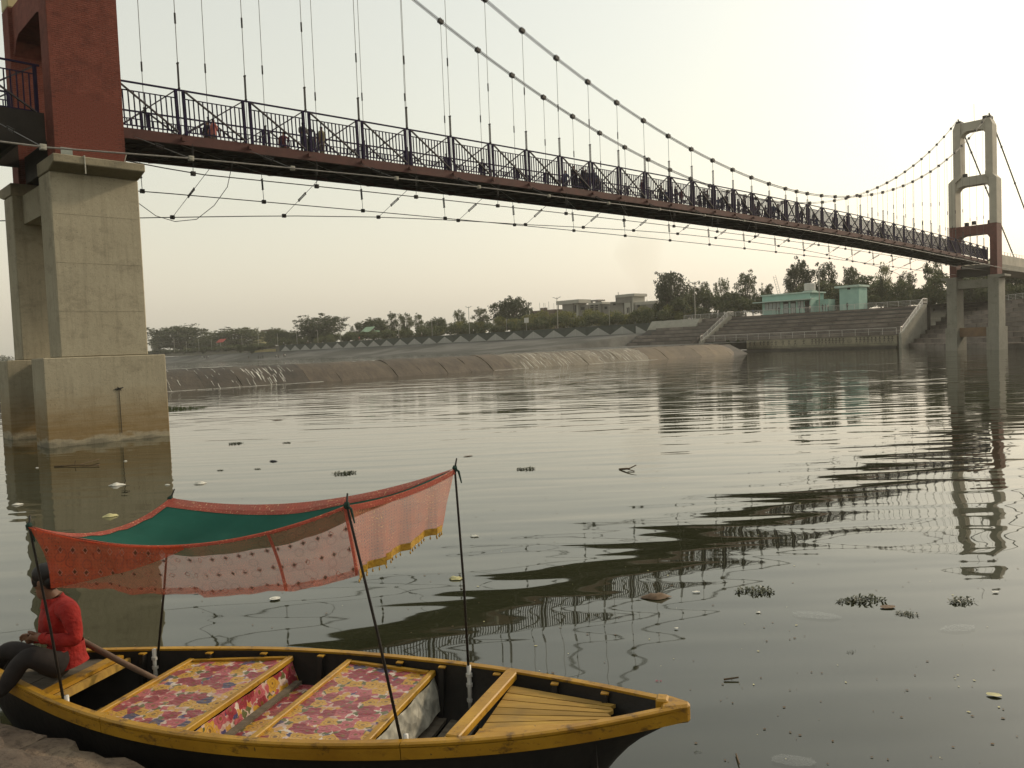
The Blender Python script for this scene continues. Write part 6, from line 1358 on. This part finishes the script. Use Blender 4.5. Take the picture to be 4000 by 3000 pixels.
FL = [
 ('water_weed', 920, 1733, 'weed', .32, 'weed', 'dark weed clump floating to the upper right of the pier foot'), ('water_weed', 1344, 1850, 'weed', .36, 'weed', 'dark weed clump floating behind the canopy in mid water'),
 ('water_weed', 2054, 1833, 'weed', .30, 'weed', 'dark weed clump floating right of the canopy tip'), ('water_weed', 2949, 2310, 'weed', .28, 'weed', 'round tuft of weed below the dark bridge reflection'), ('water_weed', 3383, 2346, 'weed', .27, 'weed', 'bushy weed tuft at right, larger of two side by side'), ('water_weed', 3308, 2350, 'weed', .15, 'weed', 'small weed tuft left of a larger bushy tuft'),
 ('water_weed', 3759, 2350, 'weed', .2, 'weed', 'flat dark weed patch near the right edge'), ('water_weed', 3540, 2400, 'weed', .14, 'weed', 'small trail of weed right of the brown fruit'), ('water_weed', 1005, 1833, 'weed', .13, 'weed', 'small dark weed below the black bag'), ('water_weed', 860, 1838, 'weed', .12, 'weed', 'small dark weed left of the black bag'), ('water_weed', 1120, 1730, 'weed', .2, 'weed', 'thin weed strip above the black bag'), ('water_weed', 3325, 2549, 'weed', .06, 'weed', 'tiny weed knot in open water at lower right'), ('water_weed', 2727, 2937, 'weed', .04, 'weed', 'tiny dark scrap right below the bow'),
 ('plastic_bag', 1068, 1803, 'bag', .22, 'bag_black', 'black plastic bag floating between pier and canopy'), ('plastic_bag', 783, 1890, 'bag', .26, 'bag_white', 'white foam scrap floating above the green cloth'), ('plastic_bag', 654, 1895, 'bag', .12, 'bag_white', 'small white bag at the edge of the pier reflection'), ('plastic_bag', 457, 1896, 'bag', .34, 'bag_white', 'knotted white plastic bag in the pier reflection'), ('plastic_bag', 430, 2018, 'bag', .26, 'bag_yellow', 'yellowish bag in the pier reflection above the canopy'), ('plastic_bag', 1853, 2096, 'bag', .14, 'bag_white', 'rounded white plastic tub right of the canopy pole'), ('plastic_bag', 1783, 2262, 'bag', .18, 'bag_yellow', 'pale yellow packet beside the canopy pole'),
 ('plastic_bag', 70, 1972, 'bag', .2, 'bag_white', 'white scrap near the left edge'), ('plastic_bag', 2961, 2394, 'bag', .05, 'bag_white', 'tiny white scrap left of the clear plastic'), ('plastic_bag', 490, 1802, 'bag', .1, 'bag_white', 'small white scrap in the pier reflection near the foot'), ('plastic_bag', 145, 1828, 'bag', .1, 'bag_white', 'small white scrap at far left of the pier reflection'),
 ('plastic_sheet', 3178, 2407, 'flat', .26, 'plastic', 'clear plastic film lying flat on the water'), ('plastic_sheet', 3741, 2458, 'flat', .2, 'plastic', 'clear square plastic sheet near the right edge'), ('plastic_sheet', 3097, 2978, 'flat', .17, 'plastic', 'clear plastic bag at the bottom edge right of the boat'), ('packet', 3883, 2719, 'flat', .07, 'bag_yellow', 'torn yellow packet near the lower right corner'),
 ('paper_plate', 1074, 2342, 'plate', .065, 'bag_white', 'round white paper plate just below the orange skirt'), ('flower_petal', 2573, 2662, 'weed', .04, 'petal', 'pink red flower floating beyond the bow'), ('dead_leaf', 3465, 2374, 'flat', .1, 'tan_patch', 'brown fruit shaped leaf right of the weed tufts'), ('tan_patch', 2561, 2335, 'bag', .3, 'tan_patch', 'low crumpled tan patch at the edge of the bridge reflection'), ('dead_leaf', 1828, 1783, 'flat', .16, 'leaf_brown', 'dark leaf floating right of the canopy tip'), ('dead_leaf', 1082, 1642, 'flat', .35, 'leaf_brown', 'dark drifting leaf far out near the pier'), ('dead_leaf', 2435, 1832, 'flat', .14, 'leaf_brown', 'small dark leaf beside the floating branch'),
 ('paper_scrap', 3888, 2316, 'flat', .05, 'bag_white', 'pale scrap at the right above the flat weed patch'), ('paper_scrap', 2720, 2315, 'flat', .05, 'bag_white', 'pale square scrap beside the tan patch'), ('paper_scrap', 2642, 2458, 'flat', .03, 'bag_white', 'tiny white scrap beyond the front pole'),
]
for i_, (nm, x_, y_, kd, sz, mt, lb) in enumerate(FL):
    P = atz(x_, y_, 0.0); r = random.Random(i_ + 100); w = MB()
    if kd == 'weed': weed(w, r, sz * .5, 90 if sz > .1 else 26, sz * .16)
    elif kd == 'bag': crumple(w, r, sz * .6, sz * .22)
    elif kd == 'flat': flat(w, r, sz, .55)
    else:
        w.tube([(0, 0, .004), (0, 0, .012), (0, 0, .016)], [sz * .8, sz, sz * 1.0], 18); w.tube([(0, 0, .017), (0, 0, .021)], [sz * .55, sz * .5], 14)
    tag(w.build(nm, MT[mt], None, mw=T(P[0], P[1], .003) @ RZ(r.uniform(-.5, .5)), smooth=(kd == 'bag')), lb, {'water_weed': 'weed', 'plastic_bag': 'bag', 'plastic_sheet': 'plastic', 'packet': 'packet', 'paper_plate': 'plate', 'flower_petal': 'flower', 'dead_leaf': 'leaf', 'tan_patch': 'tan_patch', 'paper_scrap': 'scrap'}[nm], 'litter floating on the river')
def twig(name, pts, r, lb, forks=()):
    root = thing(name, lb, 'branch'); w = MB(); w.tube([tuple(atz(*p, .012) + np.array([0, 0, p2])) for p, p2 in pts], [r, r * .8] + [r * .6] * (len(pts) - 2), 5); w.build('stem', MT['leaf_brown'], root)
    for f_ in forks:
        w = MB(); w.tube([tuple(atz(*p, .012) + np.array([0, 0, p2])) for p, p2 in f_], r * .6, 5); w.build('fork', MT['leaf_brown'], root)
twig('driftwood_branch', [((212, 1822), 0), ((300, 1819), .02), ((388, 1821), .01)], .02, 'forked drifting branch in the pier reflection', [[((310, 1818), .02), ((388, 1800), .05)], [((292, 1819), 0), ((296, 1819), .16)]])
twig('driftwood_branch', [((2420, 1832), 0), ((2460, 1838), .05), ((2486, 1836), .12)], .02, 'bent branch sticking up from the water in the middle', [[((2452, 1836), .02), ((2478, 1840), .0)]])
twig('stick', [((2828, 2654), 0), ((2885, 2650), .01)], .009, 'short dark stick floating beyond the bow')
twig('stick', [((2875, 2945), 0), ((2889, 2990), .01)], .006, 'pale thin twig near the bottom edge')
P = atz(715, 1598, 0); r = random.Random(3); w = MB()
for _ in range(420):
    a_ = r.uniform(-1, 1); p = Vector((a_ * 1.6 + abs(a_) * .2, r.uniform(-.9, .9), -.02)); h_ = r.uniform(.08, .32) * (1 - .5 * max(0, a_)); q_ = p + Vector((r.uniform(-.1, .1), r.uniform(-.1, .1), h_)); w.add([p + Vector((-.018, 0, 0)), p + Vector((.018, 0, 0)), q_], [(0, 1, 2)])
tag(w.build('water_grass', MT['grass'], None, mw=T(P[0] - .5, P[1], 0)), 'clump of green water grass beside the near pier', 'grass')
# fine specks of scum and leaf crumbs: too many to count
r = random.Random(9); w = MB()
for _ in range(420):
    x_, y_ = r.uniform(0, 4000), 1650 + 1350 * r.random() ** .8
    P = atz(x_, y_, 0); sz = r.uniform(.003, .011) * (1 + P[1] * .05)
    if 4.4 < P[1] < 7.2 and -5 < P[0] < 1.2: continue
    a_ = r.uniform(0, 6.28); w.add([(P[0] + sz * math.cos(a_ + k * 1.57) * (1.5 if k % 2 else .7), P[1] + sz * math.sin(a_ + k * 1.57), .006) for k in range(4)], [(0, 1, 2, 3)], 0 if r.random() < .8 else 1)
sp_ = stuff(w.build('floating_specks', [MT['leaf_brown'], MT['bag_yellow']])); sp_['label'] = 'scattered specks of scum and leaf crumbs on the water'; sp_['category'] = 'specks'
# loose cable loop hanging between pier cap and deck
lp = thing('loose_cable', 'slack dark cable looping from the pier cap up to the deck', 'cable')
w = MB(); w.tube([tuple(W(*p)) for p in [(-2.35, .9, 9.4), (-1.5, .6, 8.95), (-.7, .5, 8.8), (.3, .3, 9.0), (1.2, .1, 9.7), (1.9, 0, 10.6), (2.3, -.1, 11.9)]], .016, 5); w.build('cable', MT['steel_dark'], lp)
# ------------------------------------------------------------------ hazy air
hz = bpy.data.materials.new('haze air'); hz.use_nodes = True; hn = hz.node_tree.nodes; hn.remove(hn['Principled BSDF'])
pv = hn.new('ShaderNodeVolumePrincipled'); pv.inputs['Color'].default_value = (0.92, 0.90, 0.82, 1); pv.inputs['Density'].default_value = 0.00026
pv.inputs['Anisotropy'].default_value = 0.35
hz.node_tree.links.new(pv.outputs[0], hn['Material Output'].inputs['Volume'])
w = MB(); w.box((-1000, -900, -2.6), (1900, 1700, 62)); hb = w.build('haze', hz); stuff(hb)
hb['label'] = 'thin pale evening haze over the whole river'; hb['category'] = 'haze'
# faint smoke drifting up behind the houses
sm_ = bpy.data.materials.new('thin brown smoke'); sm_.use_nodes = True; sn = sm_.node_tree.nodes; sn.remove(sn['Principled BSDF'])
sv = sn.new('ShaderNodeVolumePrincipled'); sv.inputs['Color'].default_value = (0.62, 0.50, 0.34, 1); sv.inputs['Density'].default_value = 0.006
sm_.node_tree.links.new(sv.outputs[0], sn['Material Output'].inputs['Volume'])
pts = [tuple(aty(x_, y_, 330.0)) for x_, y_ in ((2530, 1170), (2525, 1100), (2505, 1030), (2490, 970), (2475, 905))]
w = MB(); w.tube(pts, [3.5, 5.5, 8.5, 11, 5], 14); sk_ = stuff(w.build('smoke', sm_, smooth=True)); sk_['label'] = 'faint brown smoke rising behind the flat roofed houses'; sk_['category'] = 'smoke'
